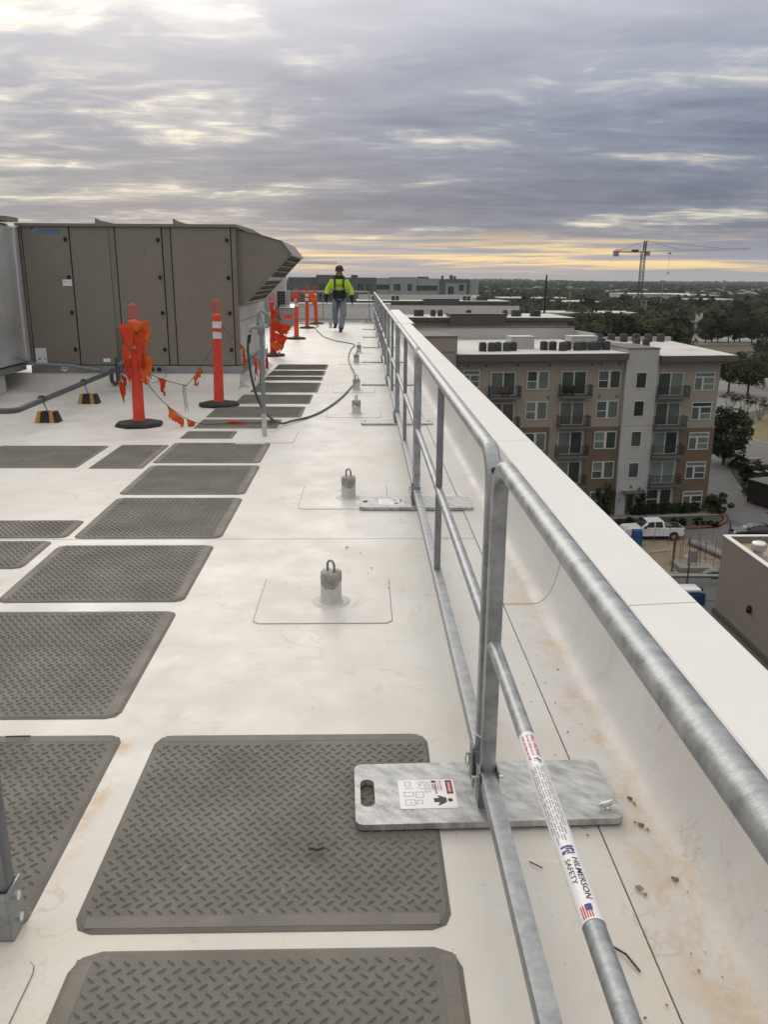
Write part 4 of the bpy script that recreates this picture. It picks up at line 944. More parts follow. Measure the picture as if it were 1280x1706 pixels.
rag((-.10, -.06, .12), (.04, -.06, .14), .22, 95, flag_m, t, .5); rag((.02, -.06, .08), (.10, -.06, .06), .2, 96, flag_m, t, .5); rag((-.32, -.06, -.38), (-.05, -.06, -.36), .14, 97, flag_m, t, .3)

# ------------------------------------------------------------------ plant at the far end of the roof
t = thing('plant_housing', 'white metal plant housing behind the small condenser', 'housing', (-2.66, 28.9, 0))
MB().bbox(-6, 0, 0, .9, .0, 1.58, .02).build('casing', whitew_m, t); MB().box(-6.05, .05, -.05, .95, 1.58, 1.62).build('lid', cope_m, t)
MB().bbox(-5.6, -.75, -6.5, -.4, .1, 1.28, .02).build('lower_casing', whitew_m, t)
t = thing('small_condenser', 'small grey split condenser with dark fan grille on a stand', 'condenser', (-2.65, 28.4, 0))
MB().bbox(-.21, .21, -.16, .16, .50, 1.09, .015).build('casing', greyl_m, t)
gr = MB().box(-.185, .06, -.168, -.162, .54, 1.06).build('fan_grille', gap_m, t)
for k in range(1, 6): MB().box(-.19, .065, -.176, -.169, .54 + .52 * k / 6, .546 + .52 * k / 6).build('grille_bar', greyl_m, gr)
for k in range(1, 3): MB().box(-.185 + .245 * k / 3, -.18 + .245 * k / 3, -.1765, -.1685, .54, 1.06).build('grille_bar', greyl_m, gr)
mb = MB()
for x in (-.18, .18):
    mb.box(x - .02, x + .02, -.14, -.10, .0, .50); mb.box(x - .02, x + .02, .10, .14, .0, .50)
mb.build('stand', hydrant_m, t)
MB().tube([(-.25, -.3, .62), (-.22, -.32, .4), (-.1, -.34, .2), (.02, -.3, .06)], .025, 8).build('line_set', pvc_m, t, smooth=50)
t = thing('metal_bin', 'dented galvanised metal box with sloping lid behind the delineators', 'metal box', (-2.45, 27.7, 0))
MB().bbox(-.21, .21, -.2, .2, .002, .56, .012).build('body', galv_m, t); MB().prism([(-.26, .56), (-.26, .585), (.26, .66), (.26, .56)], 'x', -.26, .24).build('lid', zinc_m, t)

# ------------------------------------------------------------------ the worker
def loft(mb, pts, rad, seg=14):
    """rings of ellipses: rad = (rx, ry)"""
    P = [Vector(p) for p in pts]
    if abs((P[1] - P[0]).normalized().z) >= .9: rad = [(b, a) for a, b in rad]
    mb.sweep(P, lambda i: [(rad[i][0] * math.cos(2 * math.pi * k / seg), rad[i][1] * math.sin(2 * math.pi * k / seg)) for k in range(seg)])
def fused(mb, name, m, parent, vox=.012, sm=6):
    o = mb.build(name, m, parent, smooth=None)
    o.data.shade_smooth()
    md = o.modifiers.new('fuse', 'REMESH'); md.mode = 'VOXEL'; md.voxel_size = vox; md.use_smooth_shade = True
    md = o.modifiers.new('soft', 'SMOOTH'); md.iterations = sm; md.factor = .5
    return o
def elips(mb, c, r, seg=14):
    bm = bmesh.new(); bmesh.ops.create_uvsphere(bm, u_segments=seg, v_segments=seg // 2 + 2, radius=1)
    for v in bm.verts: v.co = Vector((c[0] + v.co.x * r[0], c[1] + v.co.y * r[1], c[2] + v.co.z * r[2]))
    mb.bm(bm)
Wk = thing('person', 'worker in lime jacket, dark harness, jeans and maroon hard hat walking along the roof', 'person', (-.70, 24.72, 0))
# joints (facing -Y, image left = -X): left leg of the picture is the trailing one, heel lifted
hipL, kneeL, ankL = (-.09, .0, .91), (-.135, .02, .50), (-.125, .36, .22)
hipR, kneeR, ankR = (.09, .0, .91), (.115, -.16, .50), (.045, -.32, .10)
shL, elL, wrL = (-.175, .02, 1.41), (-.335, .05, 1.17), (-.375, -.04, .95)
shR, elR, wrR = (.175, .02, 1.41), (.325, .05, 1.16), (.37, -.04, .92)
def spine(mb, g):
    mb.M = Matrix.Identity(4)
    loft(mb, [(0, .0, .90), (0, .0, 1.0), (0, .0, 1.12), (0, .01, 1.28), (0, .01, 1.40), (0, .015, 1.48), (0, .01, 1.53)], [(.165 + g, .115 + g), (.172 + g, .12 + g), (.165 + g, .115 + g), (.19 + g, .125 + g), (.20 + g, .12 + g), (.15 + g, .095 + g), (.07 + g, .065 + g)])
body = MB(); spine(body, -.012)
for a, b, c in ((shL, elL, wrL), (shR, elR, wrR)): loft(body, [a, b, c], [(.05, .05), (.042, .042), (.028, .03)])
for a, b, c in ((hipL, kneeL, ankL), (hipR, kneeR, ankR)): loft(body, [a, b, c], [(.085, .085), (.055, .055), (.04, .042)])
loft(body, [(0, .01, 1.48), (0, -.005, 1.57), (0, -.02, 1.62)], [(.055, .058), (.052, .055), (.05, .055)])
elips(body, (0.005, -.045, 1.655), (.078, .095, .11)); elips(body, (0.005, -.07, 1.59), (.056, .062, .05))
for pl in ([(.005, -.122, 1.675), (.005, -.140, 1.645)],): body.tube(pl, [.010, .017], 8)
for s in (-1, 1): elips(body, (.005 + s * .074, -.02, 1.665), (.012, .022, .032))
def hand(mb, wr, s):
    w = Vector(wr); d = Vector((0, -.18, -1)).normalized(); sd_ = Vector((.25 * s, -1, 0)).normalized()
    loft(mb, [w, w + d * .05, w + d * .10], [(.026, .022), (.042, .022), (.040, .020)])
    for k in range(4):
        b0 = w + d * .095 + sd_ * (.030 - .020 * k); l = (.072, .082, .078, .062)[k]
        b1 = b0 + d * l * .5; b2 = b1 + (d * .8 + Vector((-s * .6, .0, 0))).normalized() * l * .5
        mb.tube([b0 - d * .02, b0, b1, b2], [.0105, .0105, .010, .008], 8)
    t0 = w + d * .03 + sd_ * .035; mb.tube([t0, t0 + (d + sd_ * .7).normalized() * .04, t0 + (d * 1.0 + sd_ * .25).normalized() * .075], [.013, .012, .009], 8)
body = fused(body, 'body', skin_m, Wk, .010, 2)
for wr, s in ((wrL, -1), (wrR, 1)): mb = MB(); hand(mb, wr, s); fused(mb, 'glove', navy_m, Wk, .005, 1)
j = MB(); spine(j, .028)
jb = MB()
jb.M = Matrix.Identity(4)
loft(jb, [(0, .0, 1.15), (0, .005, 1.27), (0, .01, 1.38), (0, .015, 1.46), (0, .01, 1.53)], [(.215, .155), (.225, .158), (.215, .150), (.165, .115), (.085, .085)])
for a, b, c in ((shL, elL, wrL), (shR, elR, wrR)):
    a, b, c = Vector(a), Vector(b), Vector(c)
    loft(jb, [a + Vector((0, 0, .02)), a.lerp(b, .35), a.lerp(b, .75), b, b.lerp(c, .4), b.lerp(c, .62)], [(.082, .085), (.092, .09), (.086, .085), (.088, .085), (.086, .08), (.072, .07)])
jk = fused(jb, 'jacket', hiviz_m, Wk, .012, 4)
nb = MB()
for a, b, c in ((shL, elL, wrL), (shR, elR, wrR)):
    b, c = Vector(b), Vector(c); loft(nb, [b.lerp(c, .60), b.lerp(c, .8), b.lerp(c, 1.03)], [(.066, .066), (.060, .06), (.045, .045)])
fused(nb, 'sleeve_cuffs', navy_m, Wk, .010, 3)
sw = MB(); loft(sw, [(0, 0, .93), (0, 0, 1.0), (0, 0, 1.10), (0, 0, 1.20)], [(.185, .135), (.20, .148), (.20, .148), (.195, .14)]); fused(sw, 'sweater_hem', navy_m, Wk, .012, 3)
hd = MB(); loft(hd, [(0, .02, 1.46), (0, .01, 1.53), (0, .015, 1.60)], [(.15, .125), (.122, .115), (.100, .095)])
elips(hd, (0, .05, 1.63), (.092, .07, .09)); fused(hd, 'hood', navy_m, Wk, .012, 3)
tr = MB(); loft(tr, [(0, 0, .86), (0, 0, .95), (0, 0, 1.0)], [(.165, .12), (.178, .128), (.17, .12)])
for a, b, c in ((hipL, kneeL, ankL), (hipR, kneeR, ankR)):
    a, b, c = Vector(a), Vector(b), Vector(c)
    loft(tr, [a, a.lerp(b, .5), b, b.lerp(c, .5), c], [(.110, .115), (.104, .108), (.090, .094), (.084, .09), (.082, .09)])
fused(tr, 'trousers', denim_m, Wk, .012, 4)
for c, toe in ((ankL, (-.02, -.17, -.135)), (ankR, (-.01, -.185, -.072))):
    c = Vector(c); f = MB(); loft(f, [c + Vector((0, .0, .05)), c + Vector((0, .0, -.02)), c + Vector((0, .01, -.058))], [(.055, .06), (.056, .066), (.052, .07)])
    tp_ = c + Vector(toe); loft(f, [c + Vector((0, .05, -.062)), c.lerp(tp_, .5) + Vector((0, 0, -.03)), tp_ + Vector((0, 0, .014)), tp_ + Vector((0, -.03, .012))], [(.045, .036), (.050, .045), (.050, .034), (.032, .022)])
    fused(f, 'boot', boot_m, Wk, .009, 2)
hat = MB(); hat.M = Matrix.Translation((.005, -.04, 1.715)) @ Matrix.Rotation(R(16), 4, 'X')
hat.lathe([(.150, -.012), (.155, -.004), (.125, .006), (.118, .02), (.113, .06), (.095, .105), (.06, .132), (.02, .142)], 24); hat = hat.build('hard_hat', hat_m, Wk, smooth=50)
MB().tube([(.005, -.15, 1.745), (.005, -.11, 1.835), (.005, -.01, 1.862), (.005, .065, 1.83)], .010, 6).build('crown_ridge', hat_m, hat)
for x, z in ((.0, 1.775), (-.085, 1.78)): MB().box(x - .02, x + .025, -.155 if x == 0 else -.10, -.147 if x == 0 else -.095, z - .014, z + .014).build('hat_sticker', sticker_m, hat)
mb = MB(); mb.box(-.03, .04, -.148, -.12, 1.66, 1.685)
mb.build('safety_glasses', black_m, Wk)
def strap(pts, nm='harness_strap', w=.024, m=navy_m):
    MB().sweep(cr(pts, 5), lambda i: [(w, -.006), (w, .006), (-w, .006), (-w, -.006)]).build(nm, m, Wk)
for s in (-1, 1):
    strap([(s * .125, .10, 1.52), (s * .13, -.02, 1.545), (s * .13, -.125, 1.47), (s * .125, -.168, 1.35), (s * .13, -.172, 1.22), (s * .14, -.162, 1.10), (s * .14, -.14, 1.0)])
    strap([(s * .15, -.10, .96), (s * .10, -.145, .90), (s * .03, -.13, .84), (s * .02, -.02, .80)])
strap([(-.12, -.172, 1.30), (0, -.182, 1.295), (.12, -.172, 1.30)])
strap([(-.21, -.05, 1.20), (-.12, -.165, 1.195), (0, -.178, 1.19), (.12, -.165, 1.195), (.21, -.05, 1.20)], 'reflective_tape', .020, grey_tape_m)
strap([(-.20, -.03, 1.0), (-.10, -.15, .99), (0, -.165, .985), (.10, -.15, .99), (.20, -.03, 1.0)], 'harness_belt', .028)
strap([(-.02, -.145, .92), (-.035, -.165, .80), (-.03, -.15, .70), (-.02, -.12, .62)], 'lanyard', .018)
MB().box(-.055, -.02, -.165, -.135, .66, .71).build('lanyard_hook', black_m, Wk)

# ------------------------------------------------------------------ the city below: ground, roads
terrain = MB()
rings = [0, 60, 150, 300, 600, 1000, 1600, 2600, 4200, 7000, 12000, 20000]; na = 72; vs = [(20, 60, G - .05)]
for r in rings[1:]:
    for k in range(na):
        a = 2 * math.pi * k / na; x, y = 20 + r * math.cos(a), 60 + r * math.sin(a)
        hgt = 0
        if r > 1500: hgt = (6 + 20 * noise.noise(Vector((x * .00022, y * .00022, 4)))) * min(1, (r - 1500) / 3000) - (14 if x > 900 else 0) * min(1, (r - 1500) / 3000)
        vs.append((x, y, G - .05 + hgt))
fs = [(0, 1 + k, 1 + (k + 1) % na) for k in range(na)]
for j in range(len(rings) - 2):
    for k in range(na): fs.append((1 + j * na + k, 1 + j * na + (k + 1) % na, 1 + (j + 1) * na + (k + 1) % na, 1 + (j + 1) * na + k))
terrain.add(vs, fs).build('ground', terrain_m, kind='structure')
def flat(name, poly, z, m, kind='structure', th=None):
    mb = MB()
    if th: mb.prism(poly, 'z', z - th, z)
    else: mb.add([(x, y, z) for x, y in poly], [tuple(range(len(poly)))])
    return mb.build(name, m, kind=kind)
def PX(*pts): return [tuple(onz(x, y, G)[:2]) for x, y in pts]
flat('road', [(2, 30), (75, 30), (75, 84), (58, 92), (52, 104), (50, 118), (40.8, 118), (40.8, 90), (39.3, 84.2), (36.5, 82.2), (31, 81.6), (2, 81.2)], G + .004, asphalt_m)
flat('pavement', [(2, 84.9), (27, 85.4), (39.0, 87.0), (40.4, 87.6), (40.4, 89), (38, 88.6), (2, 86.6)], G + .10, concrete_m, th=.10)
flat('parking_lot', [(52, 104), (58, 92.5), (75, 84.5), (130, 100), (150, 170), (96, 176), (70, 146), (58, 128), (50, 118.2)], G + .008, pbr('worn_asphalt', (.145, .14, .135), (.12, .118, .115), .1, .85, coord='World'))
flat('dry_verge', [(63, 133), (69.5, 148.5), (96, 178), (170, 168), (160, 125), (90, 122)], G + .012, drygrass_m)
flat('service_road', [(66, 152), (62, 170), (80, 215), (200, 235), (260, 200), (170, 171), (96, 178.2)], G + .016, pbr('pale_asphalt', (.20, .195, .185), (.17, .167, .16), .1, .85, coord='World'))
flat('dry_field', [(90, 240), (100, 318), (330, 330), (330, 262), (200, 240)], G + .012, pbr('field_grass', (.12, .095, .052), (.085, .075, .04), .05, .95, coord='World'))
flat('highway_lot', [(110, 335), (120, 395), (330, 410), (330, 340)], G + .016, pbr('pale_concrete_lot', (.26, .25, .235), (.21, .205, .195), .05, .85, coord='World'))
flat('dirt_lot', [(12, 62), (34.4, 63), (34.4, 78.2), (30, 78.6), (12, 78.4)], G + .012, dirt_m)
flat('site_slab', [(12, 56), (27.1, 56), (27.1, 62), (34, 62.0), (33, 67.8), (12, 67.2)], G + .05, pbr('dark_slab', (.10, .10, .10), (.13, .128, .125), .6, .85, coord='World'))
# parking bay lines
mb = MB()
for k in range(16):
    x, y = 56 + 1.05 * k, 110 + 2.45 * k
    mb.M = Matrix.Translation((x, y, G + .012)) @ Matrix.Rotation(R(-23), 4, 'Z'); mb.add([(0, -.05, 0), (5, -.05, 0), (5, .05, 0), (0, .05, 0)], [(0, 1, 2, 3)])
mb.build('bay_markings', pbr('line_paint', (.42, .41, .38), rough=.8), kind='structure')
def kerb(path, m, name, w=.16, h_=.14):
    mb = MB(); mb.sweep([(x, y, G + .01) for x, y in path], lambda i: [(-w / 2, 0), (w / 2, 0), (w / 2, h_), (-w / 2, h_)]); return mb.build(name, m, kind='structure')
kerb(cr([(2, 81.3, 0), (26, 81.5, 0), (31, 81.8, 0), (35, 82.3, 0), (37.5, 83.3, 0), (38.9, 84.9, 0), (39.6, 86.9, 0)], 5) and [tuple(p[:2]) for p in cr([(2, 81.3, 0), (26, 81.5, 0), (31, 81.8, 0), (35, 82.3, 0), (37.5, 83.3, 0), (38.9, 84.9, 0), (39.6, 86.9, 0)], 5)], redkerb_m, 'red_kerb', .22, .16)
flat('planting_bed', [(2, 81.4), (26, 81.6), (31, 81.9), (35, 82.4), (37.4, 83.4), (38.7, 85.0), (38.8, 86.9), (27, 85.35), (2, 84.85)], G + .14, lawn_m, th=.12)
kerb([(69.6, 148.6), (63, 133), (63.5, 128), (70, 125.5), (90, 121.8)], yelkerb_m, 'yellow_kerb', .25, .15)
kerb([(46.6, 97.5), (45.2, 93.5), (44.8, 91.6)], redkerb_m, 'red_kerb', .22, .16)
kerb([(44.9, 88), (45.6, 86.8), (48, 86)], redkerb_m, 'red_kerb', .22, .16)
flat('planting_strip', [(45.0, 92), (46.8, 98), (52.5, 118), (56, 117), (57.5, 106), (54, 98), (50, 94)], G + .14, pbr('mulch', (.05, .042, .03), (.03, .035, .018), .6, .95, coord='World'), th=.12)

# ------------------------------------------------------------------ vegetation
def leaf_mesh(name, m, seed, rx, rz, zc, clumps, per, leaf, cr_=.34, hollow=.35):
    """crown: leaf-sized faces on clumps spread through an uneven ellipsoid"""
    rr = random.Random(seed); vs = []; fs = []
    for c in range(clumps):
        while True:
            p = Vector((rr.uniform(-1, 1), rr.uniform(-1, 1), rr.uniform(-1, 1)))
            if hollow < p.length < 1: break
        w = 1 + .28 * noise.noise(p * 1.6 + Vector((seed, 0, 0)))
        cc = Vector((p.x * rx * w, p.y * rx * w, zc + p.z * rz * w)); R0 = cr_ * rx * rr.uniform(.55, 1.15)
        for k in range(per):
            q = Vector((rr.gauss(0, 1), rr.gauss(0, 1), rr.gauss(0, .8))).normalized() * R0 * rr.uniform(.55, 1.05)
            q.z *= .72
            a = Vector((rr.gauss(0, 1), rr.gauss(0, 1), rr.gauss(0, .6))).normalized(); b = a.orthogonal().normalized(); s = leaf * rr.uniform(.6, 1.3)
            n = len(vs); o = cc + q
            vs += [o - a * s, o + b * s * .55, o + a * s, o - b * s * .55]; fs.append((n, n + 1, n + 2, n + 3))
    me = bpy.data.meshes.new(name); me.from_pydata([tuple(v) for v in vs], [], fs); me.materials.append(m); return me
def trunk_mesh(name, seed, hgt, r, rx):
    rr = random.Random(seed); mb = MB(); mb.tube([(0, 0, -.1), (.05 * rr.uniform(-1, 1), 0, hgt * .3), (.1 * rr.uniform(-1, 1), .1, hgt * .55), (0, 0, hgt * .8)], [r * 1.25, r, r * .75, r * .3], 8)
    for k in range(6):
        a = rr.uniform(0, 6.28); z0 = hgt * rr.uniform(.28, .5); L_ = rx * rr.uniform(.6, .9)
        mb.tube([(0, 0, z0), (math.cos(a) * L_ * .5, math.sin(a) * L_ * .5, z0 + hgt * .16), (math.cos(a) * L_, math.sin(a) * L_, z0 + hgt * rr.uniform(.25, .4))], [r * .5, r * .35, r * .1], 6)
    return mb.mesh(name, bark_m, 50)
TREES = {}
def tree_proto(key, m, seed, hgt, rx, rz, clumps, per, leaf, r=.2, zc=None):
    TREES[key] = (trunk_mesh('trunk', seed, hgt, r, rx), leaf_mesh('crown', m, seed, rx, rz, zc or hgt - rz, clumps, per, leaf))
tree_proto('oak', leaf_m, 1, 8.5, 3.7, 3.0, 60, 75, .26)
tree_proto('oak2', leaf_m, 2, 8.0, 4.1, 2.8, 64, 75, .26)
tree_proto('dark', leaf2_m, 3, 9.0, 3.6, 4.0, 70, 80, .26)
tree_proto('olive', leaf3_m, 4, 8.0, 4.2, 2.9, 60, 75, .27)
tree_proto('mid', leaf_m, 5, 9.0, 4.4, 3.6, 44, 40, .48)
tree_proto('mid2', leaf2_m, 6, 10.0, 4.6, 4.0, 44, 40, .48)
tree_proto('mid3', leaf3_m, 7, 8.0, 4.4, 3.1, 44, 40, .48)
def tree(key, x, y, s, label, group=None, name='tree', z=G, rot=None):
    t = thing(name, label, 'tree', (x, y, z), rot if rot is not None else random.uniform(0, 6.28), group); t.scale = (s, s, s * random.uniform(.94, 1.08))
    link('trunk', TREES[key][0], t); link('crown', TREES[key][1], t); return t
tree('dark', 50.5, 113, .95, 'dense dark tree right behind the apartment corner', name='evergreen_tree')
tree('dark', 60.2, 109.5, .92, 'dark tree overhanging the parking bays past the driveway', name='evergreen_tree')
for p, k, s, lab in (((1214, 655), 'oak', 1.0, 'green oak in the lot with two trunks beyond the apartment corner'), ((1246, 660), 'oak2', 1.08, 'broad oak shading the lot next to the crape myrtles'),
                     ((1285, 648), 'oak', 1.1, 'oak at the edge of the lot beside the broad oak')):
    q = onz(*p, G); tree(k, q.x, q.y, s, lab, name='oak_tree')
q = onz(1275, 622, G); tree('dark', q.x, q.y, 1.15, 'tall dark oak standing alone by the dry field', name='oak_tree')
q = onz(1235, 607, G); tree('olive', q.x, q.y, .45, 'small tan leaved tree behind the white roof corner', name='small_tree')
for k, x in enumerate((1176, 1190, 1203, 1214, 1228, 1240, 1253, 1266, 1279, 1292)):
    q = onz(x, 571, G); tree(('dark', 'oak')[k % 2], q.x, q.y + (k % 3) * 2, 1.15, 'dark oak edging the dry field, ' + ORD[k] + ' from the pale sign tower', 'row of oaks edging the dry field', name='oak_tree')
# crape myrtles: bare stems with a thin crown
def myrtle():
    mb = MB(); rr = random.Random(5)
    for k in range(7):
        a = k * .9; mb.tube([(.1 * math.cos(a), .1 * math.sin(a), 0), (.7 * math.cos(a), .7 * math.sin(a), 1.6), (1.25 * math.cos(a + .2), 1.25 * math.sin(a + .2), 3.0)], [.06, .045, .015], 6)
    return mb.mesh('stems', pbr('pale_bark', (.17, .14, .115), rough=.8)), leaf_mesh('crown', leaf3_m, 8, 1.7, 1.0, 3.0, 22, 22, .16)
ms, mc = myrtle()
for x, y in ((1216, 689), (1241, 694), (1266, 700)):
    q = onz(x, y, G); t = thing('crape_myrtle', 'thin multi stemmed crape myrtle in the lot island', 'tree', (q.x, q.y, G), x, 'crape myrtles in the lot island'); t.scale = (1.05,) * 3
    link('stems', ms, t); link('crown', mc, t)
# belt of trees behind the apartment blocks, each one its own
rr = random.Random(21); labs = {'mid': 'mid green tree in the belt behind the apartment blocks', 'mid2': 'dark green tree in the belt behind the apartment blocks', 'mid3': 'olive green tree in the belt behind the apartment blocks'}
n = 0
for k in range(400):
    px_, py_ = rr.uniform(955, 1290), rr.uniform(545, 596)
    q = onz(px_, py_, G)
    if q.y < 205 or q.y > 345: continue
    if px_ > 1120 and py_ < 575: continue
    if px_ > 1130: continue
    key = rr.choice(['mid', 'mid', 'mid2', 'mid3']); tree(key, q.x, q.y, rr.uniform(.9, 1.35), labs[key], 'trees of the belt', name='belt_tree'); n += 1
    if n > 85: break
for k in range(150):
    px_, py_ = rr.uniform(940, 1300), rr.uniform(512, 545); q = onz(px_, py_, G)
    if 1118 < px_ < 1185 and 530 < py_: continue
    if 335 < q.y < 400 and px_ > 1110: continue
    key = rr.choice(['mid', 'mid2', 'mid2', 'mid3']); lab = {'mid': 'mid green tree in the wooded flats beyond the filling station', 'mid2': 'dark tree in the wooded flats beyond the filling station', 'mid3': 'olive tree in the wooded flats beyond the filling station'}[key]
    tree(key, q.x, q.y, rr.uniform(.9, 1.3), lab, 'trees of the wooded flats', name='flatland_tree')
# beyond that the wood reads as one mass
vs, fs = [], []; rr = random.Random(31)
for k in range(9000):
    d = 380 * math.exp(rr.uniform(0, 1) ** .85 * math.log(6500 / 380)); a = R(rr.uniform(-20, 42)); x, y = d * math.sin(a), d * math.cos(a)
    if noise.noise(Vector((x * .004, y * .004, 2))) < -.22 and d < 2500: continue
    if abs(x - 20) < 75 and d < 480: continue
    s = rr.uniform(4, 7) * (1 + d / 5200); hh_ = rr.uniform(6, 10.5); c = Vector((x, y, G + hh_ * .5 + (0 if d < 1500 else (6 + 20 * noise.noise(Vector((x * .00022, y * .00022, 4)))) * min(1, (d - 1500) / 3000) - (14 if x > 900 else 0) * min(1, (d - 1500) / 3000))))
    nq = 34 if d < 900 else (16 if d < 2200 else 8)
    for q in range(nq):
        u = Vector((rr.gauss(0, 1), rr.gauss(0, 1), abs(rr.gauss(0, .9)))).normalized(); p = c + Vector((u.x * s, u.y * s, u.z * hh_ * .5)) * rr.uniform(.75, 1.05)
        e = Vector((rr.gauss(0, 1), rr.gauss(0, 1), rr.gauss(0, .7))).normalized(); f_ = e.orthogonal().normalized(); sz = s * rr.uniform(.28, .5) * (1 if d < 900 else 1.5)
        n = len(vs); vs += [tuple(p - e * sz), tuple(p + f_ * sz * .7), tuple(p + e * sz), tuple(p - f_ * sz * .7)]; fs.append((n, n + 1, n + 2, n + 3))
me = bpy.data.meshes.new('far_woodland'); me.from_pydata(vs, [], fs); me.materials.append(wood_m)
o = link('far_woodland', me, kind='stuff'); tag(o, 'dark far off woodland spreading to the horizon', 'woodland')
# shrubs and hedge by the apartment
shr = [leaf_mesh('foliage', leaf2_m, 50 + k, 1.0, .75, .62, 24, 60, .12) for k in range(3)]
def shrub(x, y, s, label, group, sz=1.0, nm='shrub'):
    t = thing(nm, label, 'shrub', (x, y, G + .1), random.uniform(0, 6), group); t.scale = (s, s, s * sz)
    link('foliage', shr[random.randrange(3)], t); st = MB().tube([(0, 0, -.05), (0, 0, .5)], .05, 5).build('stem', bark_m, t)
for k in range(13): shrub(29.4 + k * .62, 87.25 + k * .079, .62, 'clipped hedge shrub under the ground floor windows', 'hedge under the apartment windows', 1.25, 'hedge_shrub')
shrub(39.4, 88.3, 1.5, 'big rounded shrub at the apartment building corner', None, 1.0)
for x, y, s, z, lab in ((26.2, 86.6, 1.0, 2.6, 'tall shrub left of the apartment entrance door'), (30.2, 87.2, .8, 2.6, 'tall shrub right of the apartment entrance door')): shrub(x, y, s, lab, None, z)
for k in range(26): shrub(random.uniform(22, 37.5), random.uniform(82.6, 84.4), random.uniform(.35, .6), 'low ground cover plant in the kerbside bed', 'plants in the kerbside bed', .9, 'bed_plant')
for k in range(20):
    u = random.random(); shrub(46.0 + 6 * u + random.uniform(0, 4), 93.5 + 21 * u + random.uniform(-1, 1), random.uniform(.9, 1.6), 'dark shrub in the planting strip beside the driveway', 'shrubs beside the driveway', .9)

# ------------------------------------------------------------------ windows and apartment blocks
def window(parent, x, z, w, h_, y, style='pair', fr=None, pane=None):
    """x, z = lower left corner on the facade (local), y = facade plane; outward is -y"""
    fr = fr or frame_m; f = .09
    fo = MB(); fo.box(x - f, x + w + f, y - .07, y - .002, z - f, z); fo.box(x - f, x + w + f, y - .07, y - .002, z + h_, z + h_ + f); fo.box(x - f, x, y - .07, y - .002, z, z + h_); fo.box(x + w, x + w + f, y - .07, y - .002, z, z + h_)
    if style == 'pair': fo.box(x + w * .44, x + w * .56, y - .065, y - .002, z, z + h_); fo.box(x, x + w * .44, y - .06, y - .002, z + h_ * .42, z + h_ * .47)
    if style == 'transom': fo.box(x, x + w, y - .065, y - .002, z + h_ * .72, z + h_ * .80); fo.box(x + w * .36, x + w * .46, y - .065, y - .002, z, z + h_ * .72); fo.box(x + w * .46, x + w, y - .06, y - .002, z + h_ * .32, z + h_ * .37)
    if style == 'door': fo.box(x + w * .48, x + w * .53, y - .065, y - .002, z, z + h_)
    wn = fo.build('window', fr, parent)
    if style == 'pair': ps = [(0, .44, .47, 1), (0, .44, 0, .42), (.56, 1, 0, 1)]
    elif style == 'transom': ps = [(0, 1, .80, 1), (0, .36, 0, .72), (.46, 1, .37, .72), (.46, 1, 0, .32)]
    elif style == 'door': ps = [(0, .48, 0, 1), (.53, 1, 0, 1)]
    else: ps = [(0, 1, 0, 1)]
    for a, b, c, d in ps:
        MB().box(x + w * a, x + w * b, y - .03, y - .003, z + h_ * c, z + h_ * d).build('pane', pane or random.choice([glass_m, blind_m, blind_m]), wn)
    return wn
def balcony(parent, x0, x1, z, y):
    s = MB().box(x0, x1, y - 1.25, y - .003, z - .22, z).build('balcony', slab_m, parent)
    r = MB(); zt = z + 1.05
    for a, b in (((x0 + .04, y - .05), (x0 + .04, y - 1.2)), ((x0 + .04, y - 1.2), (x1 - .04, y - 1.2)), ((x1 - .04, y - 1.2), (x1 - .04, y - .05))):
        for zz, tck in ((zt, .035), (z + .10, .03)): r.tube([(a[0], a[1], zz), (b[0], b[1], zz)], tck, 4)
        L_ = math.hypot(b[0] - a[0], b[1] - a[1]); nb_ = int(L_ / .13)
        for k in range(nb_ + 1):
            u = k / nb_; r.box(a[0] + (b[0] - a[0]) * u - .012, a[0] + (b[0] - a[0]) * u + .012, a[1] + (b[1] - a[1]) * u - .012, a[1] + (b[1] - a[1]) * u + .012, z, zt)
    r.build('railing', rail_m, s); return s
ang = R(7.24)
B = thing('apartment_building', 'five storey beige and brown apartment block with white stair tower and iron balconies', 'building', (38.2, 88.8, G), ang)
MB().box(-36.5, 0, 0, 21, 0, 17.0).build('wall', stucco_m, B)
MB().box(-10.86, -7.32, -.45, 6, 0, 18.02).build('stair_tower', whitew_m, B); MB().box(-10.93, -7.25, -.52, 6.05, 18.025, 18.12).build('tower_cap', fascia_m, B)
MB().box(-10.80, -7.38, -.46, -.452, 9.92, 9.99).build('reveal_line', greyl_m, B)
for x0, x1, z1 in ((-14.72, -10.9, 9.85), (-3.85, .05, 9.5), (-22.1, -18.75, 9.95)):
    MB().box(x0, x1, -.10, .5 if x1 < 0 else 20.9, .0, z1).build('brown_bay', brown_m, B)
MB().box(-3.9, .08, -.13, 20.93, 9.505, 9.66).build('band_course', stucco_m, B)
# roof with deep fascia; flat white roof behind, upstand at the back
rl = MB(); rl.box(-29.1, -10.95, -1.05, 20, 16.95, 17.62); rl.build('eave', fascia_m, B)
rl = MB(); rl.prism([(-7.23, -1.05), (1.3, -1.05), (4.4, 21), (-7.23, 21)], 'z', 16.72, 17.30); rl.build('eave', fascia_m, B)
MB().box(-28.9, -11.0, -.95, 19.9, 17.63, 17.66).build('roof_surface', roofw_m, B)
MB().prism([(-7.2, -.95), (1.2, -.95), (4.3, 20.9), (-7.2, 20.9)], 'z', 17.31, 17.35).build('roof_surface', roofw_m, B)
MB().box(-29.1, -8.9, 20.05, 20.4, 16.9, 19.05).build('rear_upstand', whitew_m, B); MB().box(-29.2, -8.8, 19.95, 20.5, 19.055, 19.16).build('upstand_cap', fascia_m, B)
MB().box(-8.9, -8.55, 14.0, 20.4, 17.0, 18.7).build('rear_upstand', whitew_m, B)
